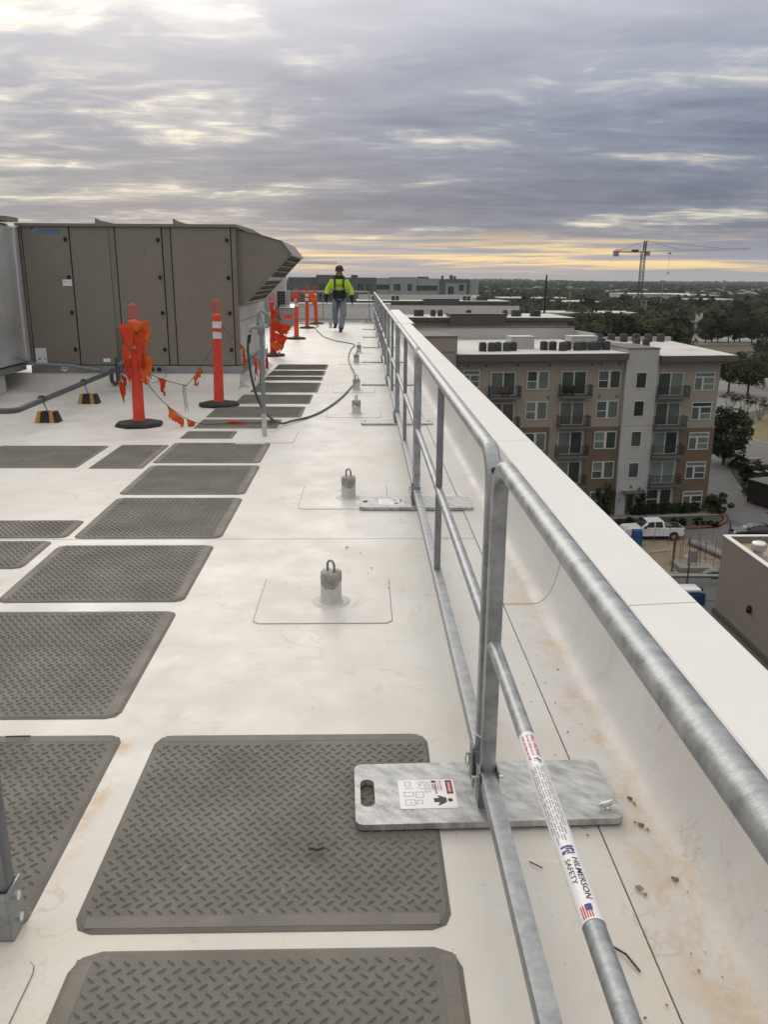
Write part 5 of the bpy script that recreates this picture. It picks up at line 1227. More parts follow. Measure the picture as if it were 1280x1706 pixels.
MB().prism([(-10.9, 6.1), (-7.3, 6.1), (-6.9, 20), (-8.5, 20), (-8.5, 12), (-10.9, 12)], 'z', 17.0, 17.5).build('roof_surface', roofw_m, B)
mb = MB(); mb.prism([(-6.9, 19.6), (4.2, 19.6), (4.25, 20.2), (-6.9, 20.2)], 'z', 17.351, 17.85); mb.prism([(-7.1, 3.0), (-6.8, 3.0), (-6.6, 19.5), (-7.1, 19.5)], 'z', 17.351, 17.9); mb.build('roof_upstand', whitew_m, B)
MB().box(-36.6, -29.15, -.6, 6.5, 0, 17.9).build('end_tower', greyl_m, B); MB().box(-36.7, -29.12, -.68, 6.6, 17.905, 19.35).build('tower_parapet', stucco_m, B); MB().box(-36.8, -29.1, -.75, 6.7, 19.355, 19.45).build('tower_cap', fascia_m, B)
for k in range(3): MB().box(-34.6 + .75 * k, -34.15 + .75 * k, -.70, -.6875, 18.45, 18.72).build('vent', greyw_m, B)
rows = [14.0, 10.82, 7.55, 4.28, .95]
for i, z in enumerate(rows):
    window(B, -13.62, z, 2.3, 1.72, -.10 if z < 9 else 0, 'pair'); window(B, -2.78, z - .35, 2.15, 1.75, -.10 if z < 9 else 0, 'transom')
    window(B, -21.4, z, 2.2, 1.75, -.10 if z < 9 else 0, 'pair')
    if i == 0: window(B, -28.2, z + .3, 1.6, 1.6, 0, 'transom')
    if i < 4: window(B, -9.65, z + (.0, .2, .2, .05)[i], 1.05, 1.55, -.45, 'single', pane=glass_m)
    zb = (13.35, 10.15, 7.0, 3.75)[i] if i < 4 else None
    if zb:
        for x0, x1 in ((-25.25, -22.8), (-17.65, -15.1), (-6.95, -4.25)):
            dz = -.25 if x0 > -8 else 0
            window(B, x0, zb + .05 + dz, x1 - x0, 2.28, 0, 'door'); balcony(B, x0 - .35, x1 + .45, zb - .02 + dz, 0)
    else:
        window(B, -7.05, .82, 2.75, 1.85, 0, 'pair'); window(B, -17.6, .9, 2.4, 1.8, 0, 'pair')
for i, z in enumerate((16.3, 12.95, 9.9 - .35, 6.6)):
    for x in (-27.9, -26.0, -22.6, -19.2, -14.6, -13.6, -11.6): MB().box(x, x + .28, -.02 - (.10 if z < 9.6 and -14.7 < x else 0), -.004 - (.10 if z < 9.6 and -14.7 < x else 0), z, z + .24).build('vent', greyw_m, B)
dr = MB().box(-9.72, -8.78, -.50, -.455, .02, 2.45).build('entrance_door', fascia_m, B); MB().box(-9.5, -9.0, -.53, -.505, .5, 2.2).build('door_glass', glass_m, dr)
ca = MB(); ca.box(-10.2, -8.2, -1.6, -.455, 2.72, 2.82)
ca.build('entrance_canopy', fascia_m, B)
MB().box(-9.35, -9.1, -.50, -.455, 3.1, 3.4).build('entrance_light', greyw_m, B); MB().box(-10.6, -10.25, -.475, -.455, 1.5, 2.0).build('mailbox_panel', greyl_m, B); MB().box(-10.6, -10.25, -.475, -.455, 2.4, 2.9).build('notice_panel', greyl_m, B)
# things on balconies
t = thing('balcony_chair', 'pinkish folded chair on the top balcony by the end tower', 'chair', (38.2 - 23.9 * math.cos(ang), 88.8 - 23.9 * math.sin(ang) - .75, G + 13.33), ang)
MB().bbox(-.35, .35, -.05, .05, .35, 1.0, .04).build('backrest', pbr('pink_cloth', (.22, .09, .085), rough=.8), t); MB().bbox(-.35, .35, -.45, .05, .28, .38, .03).build('seat', navy_m, t)
for x in (-.3, .3): MB().box(x - .02, x + .02, -.4, .0, .0, .28).build('leg', rail_m, t)
t = thing('balcony_grill', 'black covered grill on the top middle balcony', 'grill', (38.2 - 17.0 * math.cos(ang), 88.8 - 17.0 * math.sin(ang) - .75, G + 13.33), ang)
MB().bbox(-.5, .5, -.3, .3, .35, 1.1, .12).build('cover', black_m, t)
for x in (-.4, .4): MB().box(x - .03, x + .03, -.25, .25, 0, .36).build('leg', rail_m, t)

# roof condensers, each one a thing
acb = MB().bbox(-.42, .42, -.42, .42, .0, 1.0, .06).mesh('casing', acunit_m); act = MB().lathe([(.34, 1.002), (.34, 1.05), (.12, 1.07)], 14).mesh('fan_top', black_m)
slm = MB()
for k in range(7): slm.box(-.428, .428, -.428, .428, .10 + .12 * k, .135 + .12 * k)
slm = slm.mesh('louvre', rail_m)
def condenser(p, s, label, group):
    t = thing('roof_condenser', label, 'condenser', p, ang, group); t.scale = (s, s, s * 1.08)
    link('casing', acb, t); link('fan_top', act, t); link('louvres', slm, t)
ca_, sa_ = math.cos(ang), math.sin(ang)
def bl(x, y, z): return (38.2 + x * ca_ - y * sa_, 88.8 + x * sa_ + y * ca_, G + z)
for X_ in (-25.6, -24.7, -23.9, -23.0, -22.2, -18.6, -17.7, -16.9, -16.0, -15.2, -14.4, -13.5, -12.7, -11.8): 
    condenser(bl(X_, 2.4 + (X_ * 7 % 1.3), 17.661), .82, 'grey condenser in the long row on the white apartment roof', 'condensers in the long roof row')
for X_ in (-11.5, -10.4): condenser(bl(X_ - .2, 7.4, 17.661 if X_ < -11 else 17.51), 1.0, 'grey condenser behind the white stair tower', 'condensers behind the stair tower')
for k in range(6): condenser(bl(-6.2 + 1.75 * k * .95, 18.4, 17.351), .9, 'condenser in the spaced row along the rear roof upstand', 'condensers along the rear upstand')
for k in range(2): condenser(bl(-4.6 + 1.2 * k, 11.0, 17.351), .8, 'small condenser pair on the apartment roof corner wing', 'condenser pair on the corner wing')
for X_, w in ((-20.4, 2.6), (-13.4, 3.0)):
    t = thing('roof_hatch_box', 'white boxed plant enclosure among the roof condensers' if w < 2.8 else 'white boxed plant enclosure nearest the stair tower', 'enclosure', bl(X_, 6.2, 17.661), ang)
    MB().bbox(-w / 2, w / 2, -1, 1, 0, 1.25, .03).build('casing', whitew_m, t); MB().box(-w / 2 - .05, w / 2 + .05, -1.05, 1.05, 1.25, 1.32).build('lid', frame_m, t)

# further blocks of the same estate
def far_block(label, loc, rot, W_, D, depth_win, gx0, gx1):
    t = thing('apartment_building', label, 'building', loc, rot); H_ = 16.7
    MB().box(-W_, 0, 0, D, 0, H_).build('wall', stucco_m, t)
    MB().box(-W_ - .8, 1.4, -1.0, D, H_ + .001, H_ + .62).build('eave', fascia_m, t)
    MB().box(-W_ - .7, 1.3, -.9, D - .1, H_ + .63, H_ + .67).build('roof_surface', roofw_m, t)
    MB().box(-W_, -7, D * .7, D * .7 + .4, H_ + .671, H_ + 2.5).build('rear_upstand', whitew_m, t)
    MB().box(gx0, gx1, -1.3, 5, 0, H_ + 1.25).build('grey_tower', greyw_m, t); MB().box(gx0 - .1, gx1 + .1, -1.4, 5.1, H_ + 1.255, H_ + 1.4).build('tower_cap', fascia_m, t)
    for z in (13.3, 10.1):
        for k in range(int(W_ / 3.6)):
            x = -2.9 - 3.6 * k
            if gx0 - 2.2 < x < gx1 + .2: continue
            window(t, x, z, 2.0, 1.7, 0, 'pair')
    for k in range(3): window(t, gx0 + 1.2 + 3.2 * k, 13.4, 1.7, 1.5, -1.3, 'pair') if gx0 + 3 + 3.2 * k < gx1 else None
    for k in range(int(W_ / 3.4)):
        x = -2 - 3.4 * k
        if gx0 - .5 < x < gx1 + .5: continue
        MB().box(x, x + .3, -.02, -.003, 15.6, 15.85).build('vent', greyw_m, t)
    return t
far_block('second apartment block with a dark grey tower, behind the beige and brown block', (42.0, 174.5, G), R(2), 44, 20, 0, -24.5, -13.0)
far_block('third apartment block with dark grey tower, just before the long grey building', (50.5, 301, G), R(2), 52, 22, 0, -29.5, -17)
for k, x in enumerate((-31, -30, -27.5, -26, -20, -12.3, -10.4, -9.4, -6.4, -5.3)):
    condenser((42.0 + x, 179 + x * .035, G + 17.371), 1.15, 'condenser on the second apartment block roof', 'condensers on the second block')
for k, x in enumerate((-47, -45.6, -40, -38.5, -14.4, -12.9, -9.4, -8, -6.6)):
    condenser((50.5 + x, 306.5 + x * .035, G + 17.371), 1.35, 'condenser on the third apartment block roof', 'condensers on the third block')
t = thing('roof_dome', 'small white roof dome on the third apartment block', 'vent', (40, 308, G + 17.37)); MB().lathe([(1.5, 0), (1.4, .8), (.9, 1.5), (.1, 1.8)], 14).build('shell', whitew_m, t, smooth=60); MB().lathe([(1.6, .0), (1.6, .1)], 14).build('base_ring', greyl_m, t)

# long grey building at the horizon
Yg = 380.0
Lg = thing('office_building', 'long grey and pale multi storey building with flat roof behind the worker', 'building', (0, Yg, G))
def gx_(x): return ony(x, 480, Yg).x
def gz_(y): return ony(640, y, Yg).z - G
def part(x0, x1, ytop, y, nm, m, dep=20): return MB().box(gx_(x0), gx_(x1), y, y + dep, 0, gz_(ytop)).build(nm, m, Lg)
part(480, 627, 462.5, 1, 'grey_wing', bldgrey_m); part(527, 560, 458.5, 0, 'grey_wing', bldgrey_m); part(627.2, 650, 463, .6, 'pale_bay', bldpale_m); part(650, 694, 461.5, 0, 'pale_bay', bldpale_m); part(694.2, 733, 463.5, .8, 'pale_bay', bldpale_m); part(733.2, 783, 464.5, 0, 'grey_wing', bldgrey_m); part(783.2, 798, 466, .4, 'pale_bay', bldpale_m, 30)
part(742, 777, 471.5, -.4, 'recess_panel', bldpale_m, .3)
def gwin(x0, x1, y0, y1, y=-.0, st='pair'): window(Lg, gx_(x0), gz_(y1), gx_(x1) - gx_(x0), gz_(y0) - gz_(y1), y, st, bldgrey_m, glass_m)
for y0, y1 in ((473.5, 483.5), (490, 499)):
    gwin(656.5, 667, y0, y1); gwin(679.5, 686.5, y0, y1); gwin(765.5, 773, y0, y1, -.4); gwin(628, 649, y0 + 1.0, y1 - 1.5, .6, 'single'); gwin(694.6, 729, y0 + 2, y1, .8, 'single')
    gwin(532, 542, y0, y1, 0); gwin(548, 556, y0, y1, 0); gwin(596, 606, y0, y1, 1); gwin(610, 620, y0, y1, 1)
gwin(747, 756, 477, 489, -.4, 'door')
MB().box(gx_(743), gx_(760), -2, -.45, gz_(491.5), gz_(490.8)).build('balcony', rail_m, Lg)
for x0, x1, dz in ((533, 537, 1.2), (585, 596, 1.6), (697, 716, 1.0), (738, 741, 1.5), (752, 757, 1.7), (759, 762, 1.3)):
    MB().box(gx_(x0), gx_(x1), 6, 9, gz_(466), gz_(464.5) + dz).build('roof_plant', greyw_m, Lg)

# tan building below the parapet
Tb = thing('tan_building', 'low tan stucco building with parapet roof and round vent below our parapet', 'building', (27.2, 59.36, G))
w = MB(); w.box(0, .3, -22, 0, 0, 6.38); w.box(.3, 18, -.3, 0, 0, 6.38); w.build('wall', tanwall_m, Tb)
MB().box(.3, 18, -22, -.3, 5.7, 5.86).build('roof_surface', tanroof_m, Tb)
MB().box(-.04, .34, -22, .04, 6.385, 6.45).build('parapet_cap', cope_m, Tb); MB().box(.345, 18, -.34, .04, 6.385, 6.45).build('parapet_cap', cope_m, Tb)
MB().box(-.22, -.003, -22, -.0, .0, .55).build('base_course', pbr('dark_base', (.07, .064, .058), rough=.9), Tb); MB().box(-.95, -.24, -22, 0, .0, .22).build('side_walk', fascia_m, Tb)
for yy in (-5.65, -16): MB().lathe([(.02, 0), (.16, .02), (.2, .3), (.12, .55)], 10, (-.15, yy, 2.45)).build('wall_light', black_m, Tb)
t = thing('roof_vent', 'round pale roof exhaust vent on the tan building', 'vent', tuple(onz(1263, 927, G + 5.87)))
MB().lathe([(.36, 0), (.36, .45), (.50, .50), (.56, .72), (.52, .95)], 20).build('drum', whitew_m, t, smooth=40); MB().lathe([(.535, .955), (.53, 1.0), (.40, 1.13), (.1, 1.17)], 20).build('cap', zinc_m, t, smooth=40)
MB().lathe([(.565, .80), (.575, .83), (.565, .86)], 20).build('band', greyl_m, t)
t = thing('pipe_vent', 'small white pipe vent beside the round exhaust vent', 'vent', tuple(onz(1276, 936, G + 5.87))); MB().tube([(0, 0, 0), (0, 0, .5)], .07, 8).build('stack', pipewhite_m, t); MB().tube([(0, 0, .3), (.25, 0, .42)], .10, 8).build('elbow', pipewhite_m, t)

# ------------------------------------------------------------------ vehicles
def wheel(parent, x, y, r=.40, w=.26):
    t_ = MB(); t_.M = Matrix.Translation((x, y, r)) @ Matrix.Rotation(R(90), 4, 'X'); t_.lathe([(r * .62, -w / 2), (r * .93, -w / 2), (r, -w / 3), (r, w / 3), (r * .93, w / 2), (r * .62, w / 2)], 20); o = t_.build('wheel', tyre_m, parent, smooth=40)
    h2 = MB(); h2.M = Matrix.Translation((x, y, r)) @ Matrix.Rotation(R(90), 4, 'X'); h2.lathe([(r * .60, -w / 2 - .01), (r * .55, w / 2 + .01), (r * .2, w / 2 + .03)], 16); h2.build('rim', chrome_m, o)
q = onz(1148, 906, G)
Tk = thing('pickup_truck', 'white crew cab pickup truck parked beside the dirt lot', 'pickup truck', (28.9, 79.0, G + .01), R(180))
# local: front towards +x (rotated to the picture's left)
prof = [(2.95, .48), (2.98, .78), (2.92, 1.10), (2.75, 1.20), (1.45, 1.28), (1.38, 1.30), (-1.0, 1.30), (-2.92, 1.30), (-2.98, 1.25), (-2.98, .62), (-2.9, .52)]
def arch(cx, r, n=8): return [(cx + r * math.cos(math.pi * k / n), .42 + r * math.sin(math.pi * k / n)) for k in range(n + 1)]
low = [(-2.35, .48)] ; poly = prof + [(-2.42, .50)] + [(x, z) for x, z in reversed(arch(-1.9, .50))] + [(-1.35, .46), (1.35, .46)] + [(x, z) for x, z in reversed(arch(1.9, .50))] + [(2.45, .48)]
bd = MB(); bd.prism(poly, 'y', -.98, .98); body = bd.build('body', carwhite_m, Tk)
bv = body.modifiers.new('round', 'BEVEL'); bv.width = .05; bv.segments = 2; bv.limit_method = 'ANGLE'
cabp = [(1.42, 1.29), (.72, 1.90), (.45, 1.97), (-.70, 1.97), (-.88, 1.92), (-1.02, 1.29)]
cab = MB(); vs = [(x, s * (.94 if z < 1.4 else .76), z) for s in (-1, 1) for x, z in cabp]; nn = len(cabp)
cab.add(vs, [tuple(range(nn)), tuple(range(2 * nn - 1, nn - 1, -1))] + [((i + 1) % nn, i, i + nn, (i + 1) % nn + nn) for i in range(nn)]); cab = cab.build('cab', carwhite_m, Tk)
bv = cab.modifiers.new('round', 'BEVEL'); bv.width = .06; bv.segments = 2; bv.limit_method = 'ANGLE'
for s in (-1, 1):
    def gp(x, z): u = (z - 1.29) / .66; return (x, s * (.955 - .185 * u), z)
    for nm, P in (('side_window', [(.95, 1.36), (.62, 1.84), (.10, 1.88), (.10, 1.36)]), ('side_window', [(.0, 1.36), (.0, 1.88), (-.66, 1.88), (-.76, 1.36)])):
        a_ = [gp(x, z) for x, z in P]; b_ = [(x, y + s * .012, z) for x, y, z in a_]; MB().add(a_ + b_, [(0, 1, 2, 3), (4, 5, 6, 7), (0, 1, 5, 4), (1, 2, 6, 5), (2, 3, 7, 6), (3, 0, 4, 7)]).build(nm, carglass_m, Tk)
    for x in (.62, -.35): MB().box(x - .09, x + .09, min(s * .985, s * 1.005), max(s * .985, s * 1.005), 1.12, 1.16).build('door_handle', black_m, Tk)
    for x in (1.10, .05, -.88): MB().box(x - .006, x + .006, min(s * .975, s * .984), max(s * .975, s * .984), .60, 1.27).build('door_seam', gap_m, Tk)
    MB().bbox(.95, 1.15, min(s * 1.0, s * 1.22), max(s * 1.0, s * 1.22), 1.28, 1.52, .03).build('mirror', black_m, Tk)
    for x in (1.9, -1.9): wheel(Tk, x, s * .86)
    MB().box(-3.0, -2.93, min(s * .80, s * .985), max(s * .80, s * .985), .88, 1.22).build('tail_lamp', tail_m, Tk)
    MB().box(2.86, 2.985, min(s * .62, s * .97), max(s * .62, s * .97), .80, 1.08).build('headlamp', sticker_m, Tk)
MB().add([(1.36, -.80, 1.36), (1.36, .80, 1.36), (.78, .68, 1.87), (.78, -.68, 1.87)], [(0, 1, 2, 3)]).build('windscreen', carglass_m, Tk).location = (.03, 0, .03)
MB().box(-2.85, -1.08, -.85, .85, 1.302, 1.315).build('load_bed', gap_m, Tk)
for k, (x0, x1, y0, y1, h_) in enumerate(((-2.6, -1.9, -.6, .1, .22), (-1.8, -1.2, -.3, .6, .18), (-2.4, -1.5, .2, .75, .12))): MB().bbox(x0, x1, y0, y1, 1.318, 1.318 + h_, .04).build('load_item', navy_m if k != 1 else steel_m, Tk)
MB().box(-3.08, -2.99, -.9, .9, .55, .75).build('rear_bumper', chrome_m, Tk); MB().box(2.97, 3.08, -.95, .95, .5, .75).build('front_bumper', chrome_m, Tk)
def sedan(label, loc, rot, m, name='sedan_car'):
    c = thing(name, label, 'car', loc, rot)
    up = [(2.3, .45), (2.35, .65), (2.2, .78), (1.1, .95), (.35, 1.38), (-.1, 1.45), (-.75, 1.42), (-1.65, 1.03), (-2.25, .98), (-2.35, .75), (-2.3, .45)]
    vs = []; nn = len(up)
    for s in (-1, 1): vs += [(x, s * (.90 if z < 1.0 else .62), z) for x, z in up]
    b = MB().add(vs, [tuple(range(nn)), tuple(range(2 * nn - 1, nn - 1, -1))] + [((i + 1) % nn, i, i + nn, (i + 1) % nn + nn) for i in range(nn)]).build('body', m, c)
    bv = b.modifiers.new('round', 'BEVEL'); bv.width = .10; bv.segments = 3; bv.limit_method = 'ANGLE'
    for s in (-1, 1):
        MB().add([(x, s * y + s * .02, z) for x, y, z in ((.95, .90, 1.01), (.33, .66, 1.34), (-.70, .65, 1.37), (-1.45, .88, 1.04))], [(0, 1, 2, 3)]).build('side_window', carglass_m, c)
        for x in (1.4, -1.4): wheel(c, x, s * .80, .33, .22)
        MB().box(-2.37, -2.28, min(s * .5, s * .85), max(s * .5, s * .85), .78, .92).build('tail_lamp', tail_m, c); MB().box(2.2, 2.34, min(s * .5, s * .85), max(s * .5, s * .85), .62, .76).build('headlamp', sticker_m, c)
    MB().add([(1.10, -.70, 1.0), (1.10, .70, 1.0), (.42, .56, 1.37), (.42, -.56, 1.37)], [(0, 1, 2, 3)]).build('windscreen', carglass_m, c)
    MB().add([(-1.62, -.7, 1.09), (-1.62, .7, 1.09), (-.80, .55, 1.43), (-.80, -.55, 1.43)], [(0, 1, 2, 3)]).build('rear_window', carglass_m, c)
    return c
sedan('dark saloon car on the drive behind the tan building', (39.4, 79.0, G + .01), R(176), cardark_m)
for p, lab, m, r_ in (((1148, 561), 'white car on the concrete apron of the filling station', carwhite_m, 5), ((1155, 559), 'silver car behind the white one at the filling station', chrome_m, 12), ((1123, 561), 'pale car parked beside the filling station canopy', carwhite_m, 20)):
    q = onz(*p, G); sedan(lab, (q.x, q.y, G + .02), R(r_), m)

# ------------------------------------------------------------------ building site
def sp(x, y): return onz(x, y, G)
Rb = thing('rebar_cage', 'cluster of upright rusty rebar rising from a concrete footing', 'rebar', (29.6, 70.0, G))
MB().bbox(-1.6, 1.5, -1.2, 1.2, .02, .45, .06).build('footing', concrete_m, Rb); MB().bbox(-.1, .5, .3, .9, .45, 1.5, .05).build('column_stub', concrete_m, Rb)
rr = random.Random(9)
for k in range(16):
    x = -1.8 + 3.4 * k / 15; y = rr.uniform(-.9, 1.0); MB().tube([(x, y, .1), (x + rr.uniform(-.05, .05), y, rr.uniform(2.0, 3.1))], .022, 5).build('bar', rust_m, Rb)
for x, y, h_, lab in ((27.45, 69.2, 3.2, 'dark steel fence post beside the rebar cluster'), (31.0, 66.6, 5.2, 'tall dark steel post right of the rebar cluster'), (27.0, 64.6, 2.4, 'dark steel post below the pipe barrier')):
    t = thing('steel_post', lab, 'post', (x, y, G)); MB().tube([(0, 0, 0), (.03, 0, h_)], .07, 8).build('shaft', rust_m, t); MB().lathe([(.18, 0), (.18, .05)], 8).build('foot', rust_m, t)
t = thing('pipe_barrier', 'long grey pipe lying level across the building site', 'pipe', (25.5, 66.0, G)); MB().tube([(-6, 0, .75), (6.8, -.25, .75)], .16, 10).build('pipe', channel_m, t, smooth=50)
for x in (-3, 0.4, 5.5): MB().box(x - .08, x + .08, -.1, .1, 0, .60).build('trestle', rust_m, t)
t = thing('drain_pipe', 'thick grey corrugated pipe lying slantwise on the dirt', 'pipe', (33.2, 73, G)); pts = [(-1.2, 3.6, .3), (-.4, 1.5, .3), (.2, -.5, .32), (1.0, -3.2, .3)]; cpts = cr(pts, 10)
MB().tube(cpts, lambda i: .30 + .03 * (i % 2), 12).build('pipe', channel_m, t); MB().tube([cpts[0] + Vector((-.02, .04, 0)), cpts[0] + Vector((.01, -.06, 0))], .36, 12).build('collar', greyw_m, t)
t = thing('rubble_heap', 'dark heap of rubble and sheeting beside the tall post', 'rubble', (32.0, 67.9, G))
for k in range(9):
    bm = bmesh.new(); bmesh.ops.create_icosphere(bm, subdivisions=2, radius=1)
    for v in bm.verts: v.co *= 1 + .35 * noise.noise(v.co * 1.8 + Vector((k * 3, 0, 0)))
    mb = MB(); s_ = rr.uniform(.3, .65); mb.M = Matrix.Translation((rr.uniform(-1.6, 1.6), rr.uniform(-.5, .5), s_ * .35)) @ Matrix.Diagonal((s_ * 1.3, s_, s_ * .7, 1)); mb.bm(bm); mb.build('lump', (black_m, navy_m, concrete_m)[k % 3 if k < 7 else 0], t)
for x, y, l, a, lab in ((28.3, 74.5, 2.2, 20, 'pale board lying on the dirt near the pickup'), (32.6, 76.3, 1.9, -15, 'pale plank on the dirt behind the corrugated pipe'), (30.2, 72.9, 1.4, 60, 'short pale plank beside the rebar footing')):
    t = thing('timber_board', lab, 'board', (x, y, G + .02), R(a)); MB().bbox(-l / 2, l / 2, -.16, .16, 0, .09, .01).build('plank', pbr('pale_timber', (.33, .28, .21), rough=.8), t); MB().bbox(-l / 2 + .1, l / 2 - .5, -.1, .22, .092, .15, .01).build('plank', MATS['pale_timber'], t)
t = thing('site_skip', 'blue and white covered plastic tank standing by the kerb of the site', 'tank', (26.4, 61.6, G))
MB().bbox(-.85, .75, -.7, .7, 0.05, 1.15, .18).build('tank', blue_m, t, smooth=40); MB().bbox(-1.0, .35, -.72, .72, 1.152, 1.42, .12).build('white_lid', carwhite_m, t, smooth=40); MB().lathe([(.25, 1.15), (.22, 1.30)], 12, (.5, 0, 0)).build('cap', black_m, t)
q = sp(1067, 909); t = thing('plastic_cabinet', 'upright blue plastic cabinet in front of the pickup', 'cabinet', (26.6, 76.6, G))
MB().bbox(-.42, .42, -.42, .42, 0, 1.45, .05).build('cabin', blue_m, t); MB().bbox(-.44, .44, -.44, .44, 1.452, 1.54, .03).build('roof', blue_m, t); MB().box(-.28, .28, -.435, -.422, .1, 1.35).build('door', pbr('blue_door', (.013, .10, .27), rough=.4), t)
for k in range(9):
    x = 24 + k * 1.45; t = thing('fence_stake', 'thin grey stake of the site fence in front of the pickup', 'stake', (x, 76.4 + .05 * k, G), 0, 'stakes of the site fence'); h_ = rr.uniform(1.6, 2.4)
    MB().tube([(0, 0, 0), (rr.uniform(-.1, .1), 0, h_)], .028, 5).build('rod', channel_m, t); MB().lathe([(.05, h_), (.05, h_ + .06)], 6).build('cap', rust_m, t)
t = thing('dark_screen_wall', 'black screened enclosure beside the driveway', 'enclosure', (46.0, 89.4, G), R(20))
MB().box(0, 5.5, 0, 3.6, 0, 2.7).build('screen', pbr('dark_screen', (.018, .017, .016), rough=.8), t); MB().box(-.1, 5.6, -.1, 3.7, 2.702, 2.80).build('top_rail', fascia_m, t); MB().box(-.14, .14, -.14, .14, 0, 2.9).build('corner_post', greyl_m, t)
for k, (x, y) in enumerate(((51.0, 102.5), (52.3, 106.5), (53.6, 110.5))):
    t = thing('picnic_table', 'small pale table among the driveway shrubs', 'table', (x, y, G + .12), R(15), 'tables among the driveway shrubs')
    MB().bbox(-1.1, 1.1, -.4, .4, 1.25, 1.35, .02).build('top', greyl_m, t); MB().box(-.9, -.7, -.2, .2, 0, 1.25).build('leg', greyl_m, t); MB().box(.7, .9, -.2, .2, 0, 1.25).build('leg', greyl_m, t)

# ------------------------------------------------------------------ far things
q = onz(1157, 556, G)
t = thing('filling_station', 'grey flat canopy filling station with pale piers past the belt of trees', 'building', (q.x - 3, q.y + 14, G))
MB().box(-9, 7, -4, 6, 4.8, 5.6).build('canopy', greyl_m, t); MB().box(-11, 3, 6.1, 16, 0, 4.4).build('shop', greyw_m, t); MB().box(-2, 3, 5.6, 6.05, 0, 7.0).build('pale_panel', whitew_m, t)
for x in (-7, -1, 5): MB().box(x - .35, x + .35, -1, -.3, 0, 4.8).build('pier', whitew_m, t)
for x in (-10, -7, -4): MB().box(x, x + 2, 6.05, 6.095, 1.0, 3.4).build('window', glass_m, t)
q = onz(1168, 563, G); t = thing('sign_tower', 'tall pale sign tower with dark panel beside the row of oaks', 'sign', (q.x, q.y + 4, G))
MB().box(-1.4, -.7, -.5, .5, 0, 10).build('pillar', whitew_m, t); MB().box(.7, 1.4, -.5, .5, 5, 10.6).build('pillar', whitew_m, t); MB().box(-.698, .698, -.4, .4, 6.6, 9.4).build('sign_panel', whitew_m, t); MB().box(-.5, .5, -.45, -.402, 5.2, 6.3).build('dark_panel', greyw_m, t)
# long low sheds between the woods
def shed(x0, x1, y, z, dep, m, label, hgt=None):
    a, b = onz(x0, y, z), onz(x1, y, z); t = thing('warehouse', label, 'building', ((a.x + b.x) / 2, a.y, G)); w = (b.x - a.x) / 2; H_ = z - G
    MB().box(-w, w, 0, dep, 0, H_ - .8).build('wall', m, t); MB().box(-w - .5, w + .5, -.5, dep + .5, H_ - .79, H_).build('roof', roofw_m, t)
    for k in range(int(w / 6)): MB().box(-w + 5 + 12 * k, -w + 9 + 12 * k, -.1, -.003, 0, 3.6).build('loading_door', greyw_m, t)
shed(838, 945, 496, -14, 40, greyw_m, 'long dark warehouse with white roof edge behind the tall pole')
shed(934, 998, 502, -14, 34, bldgrey_m, 'grey warehouse beside the long dark one')
shed(912, 1062, 520.5, -14, 24, greyl_m, 'long low beige warehouse behind the belt of trees')
shed(858, 884, 507.5, -16, 14, greyl_m, 'small shed with pale roof between dark trees')
shed(923, 958, 508, -16, 16, greyl_m, 'small pale roofed shed before the grey warehouse')
shed(1046, 1152, 489.5, -12, 60, whitew_m, 'very long white warehouse beyond the tower crane')
shed(1150, 1196, 491.5, -12, 46, greyl_m, 'pale warehouse with dark trees in front, past the crane')
shed(1158, 1222, 498.5, -13, 34, tanwall_m, 'brown roofed warehouse before the pale one')
shed(1176, 1240, 522.5, -17, 16, whitew_m, 'low white roofed shop row beyond the filling station')
shed(1252, 1290, 523, -17, 16, whitew_m, 'low white building by the edge of the woods')
shed(1060, 1086, 521, -17, 14, tanwall_m, 'small brown roofed building beyond the tree belt')
shed(1185, 1204, 508, -17, 14, whitew_m, 'small white roofed building in the mid woods')
rr = random.Random(77)
hm = [(MB().prism([(-6, 0), (6, 0), (6, 3.2), (0, 5.6), (-6, 3.2)], 'y', -5, 5).mesh('wall', m)) for m in (greyl_m, stucco_m, whitew_m)]
hr = MB().add([(-6.6, -5.4, 3.1), (0, -5.4, 5.9), (6.6, -5.4, 3.1), (-6.6, 5.4, 3.1), (0, 5.4, 5.9), (6.6, 5.4, 3.1), (-6.6, -5.4, 2.9), (0, -5.4, 5.7), (6.6, -5.4, 2.9), (-6.6, 5.4, 2.9), (0, 5.4, 5.7), (6.6, 5.4, 2.9)],
              [(0, 1, 4, 3), (1, 2, 5, 4), (6, 9, 10, 7), (7, 10, 11, 8), (0, 6, 7, 1), (1, 7, 8, 2), (3, 4, 10, 9), (4, 5, 11, 10), (0, 3, 9, 6), (2, 8, 11, 5)]).mesh('roof', pbr('shingle', (.23, .22, .21), (.17, .165, .16), .5, .85, rnd=.3))
for k in range(70):
    px_, py_ = (rr.uniform(805, 1285), rr.uniform(484, 499)) if k < 34 else (rr.uniform(1140, 1285), rr.uniform(500, 524))
    q = onz(px_, py_, G); s_ = 1.0 if q.y < 900 else 1.5
    t = thing('house', 'small pitched roof house among the far woods', 'house', (q.x, q.y, G + 1.5), rr.uniform(0, 3), 'houses among the far woods'); t.scale = (s_, s_, s_)
    link('wall', hm[k % 3], t); link('roof', hr, t)

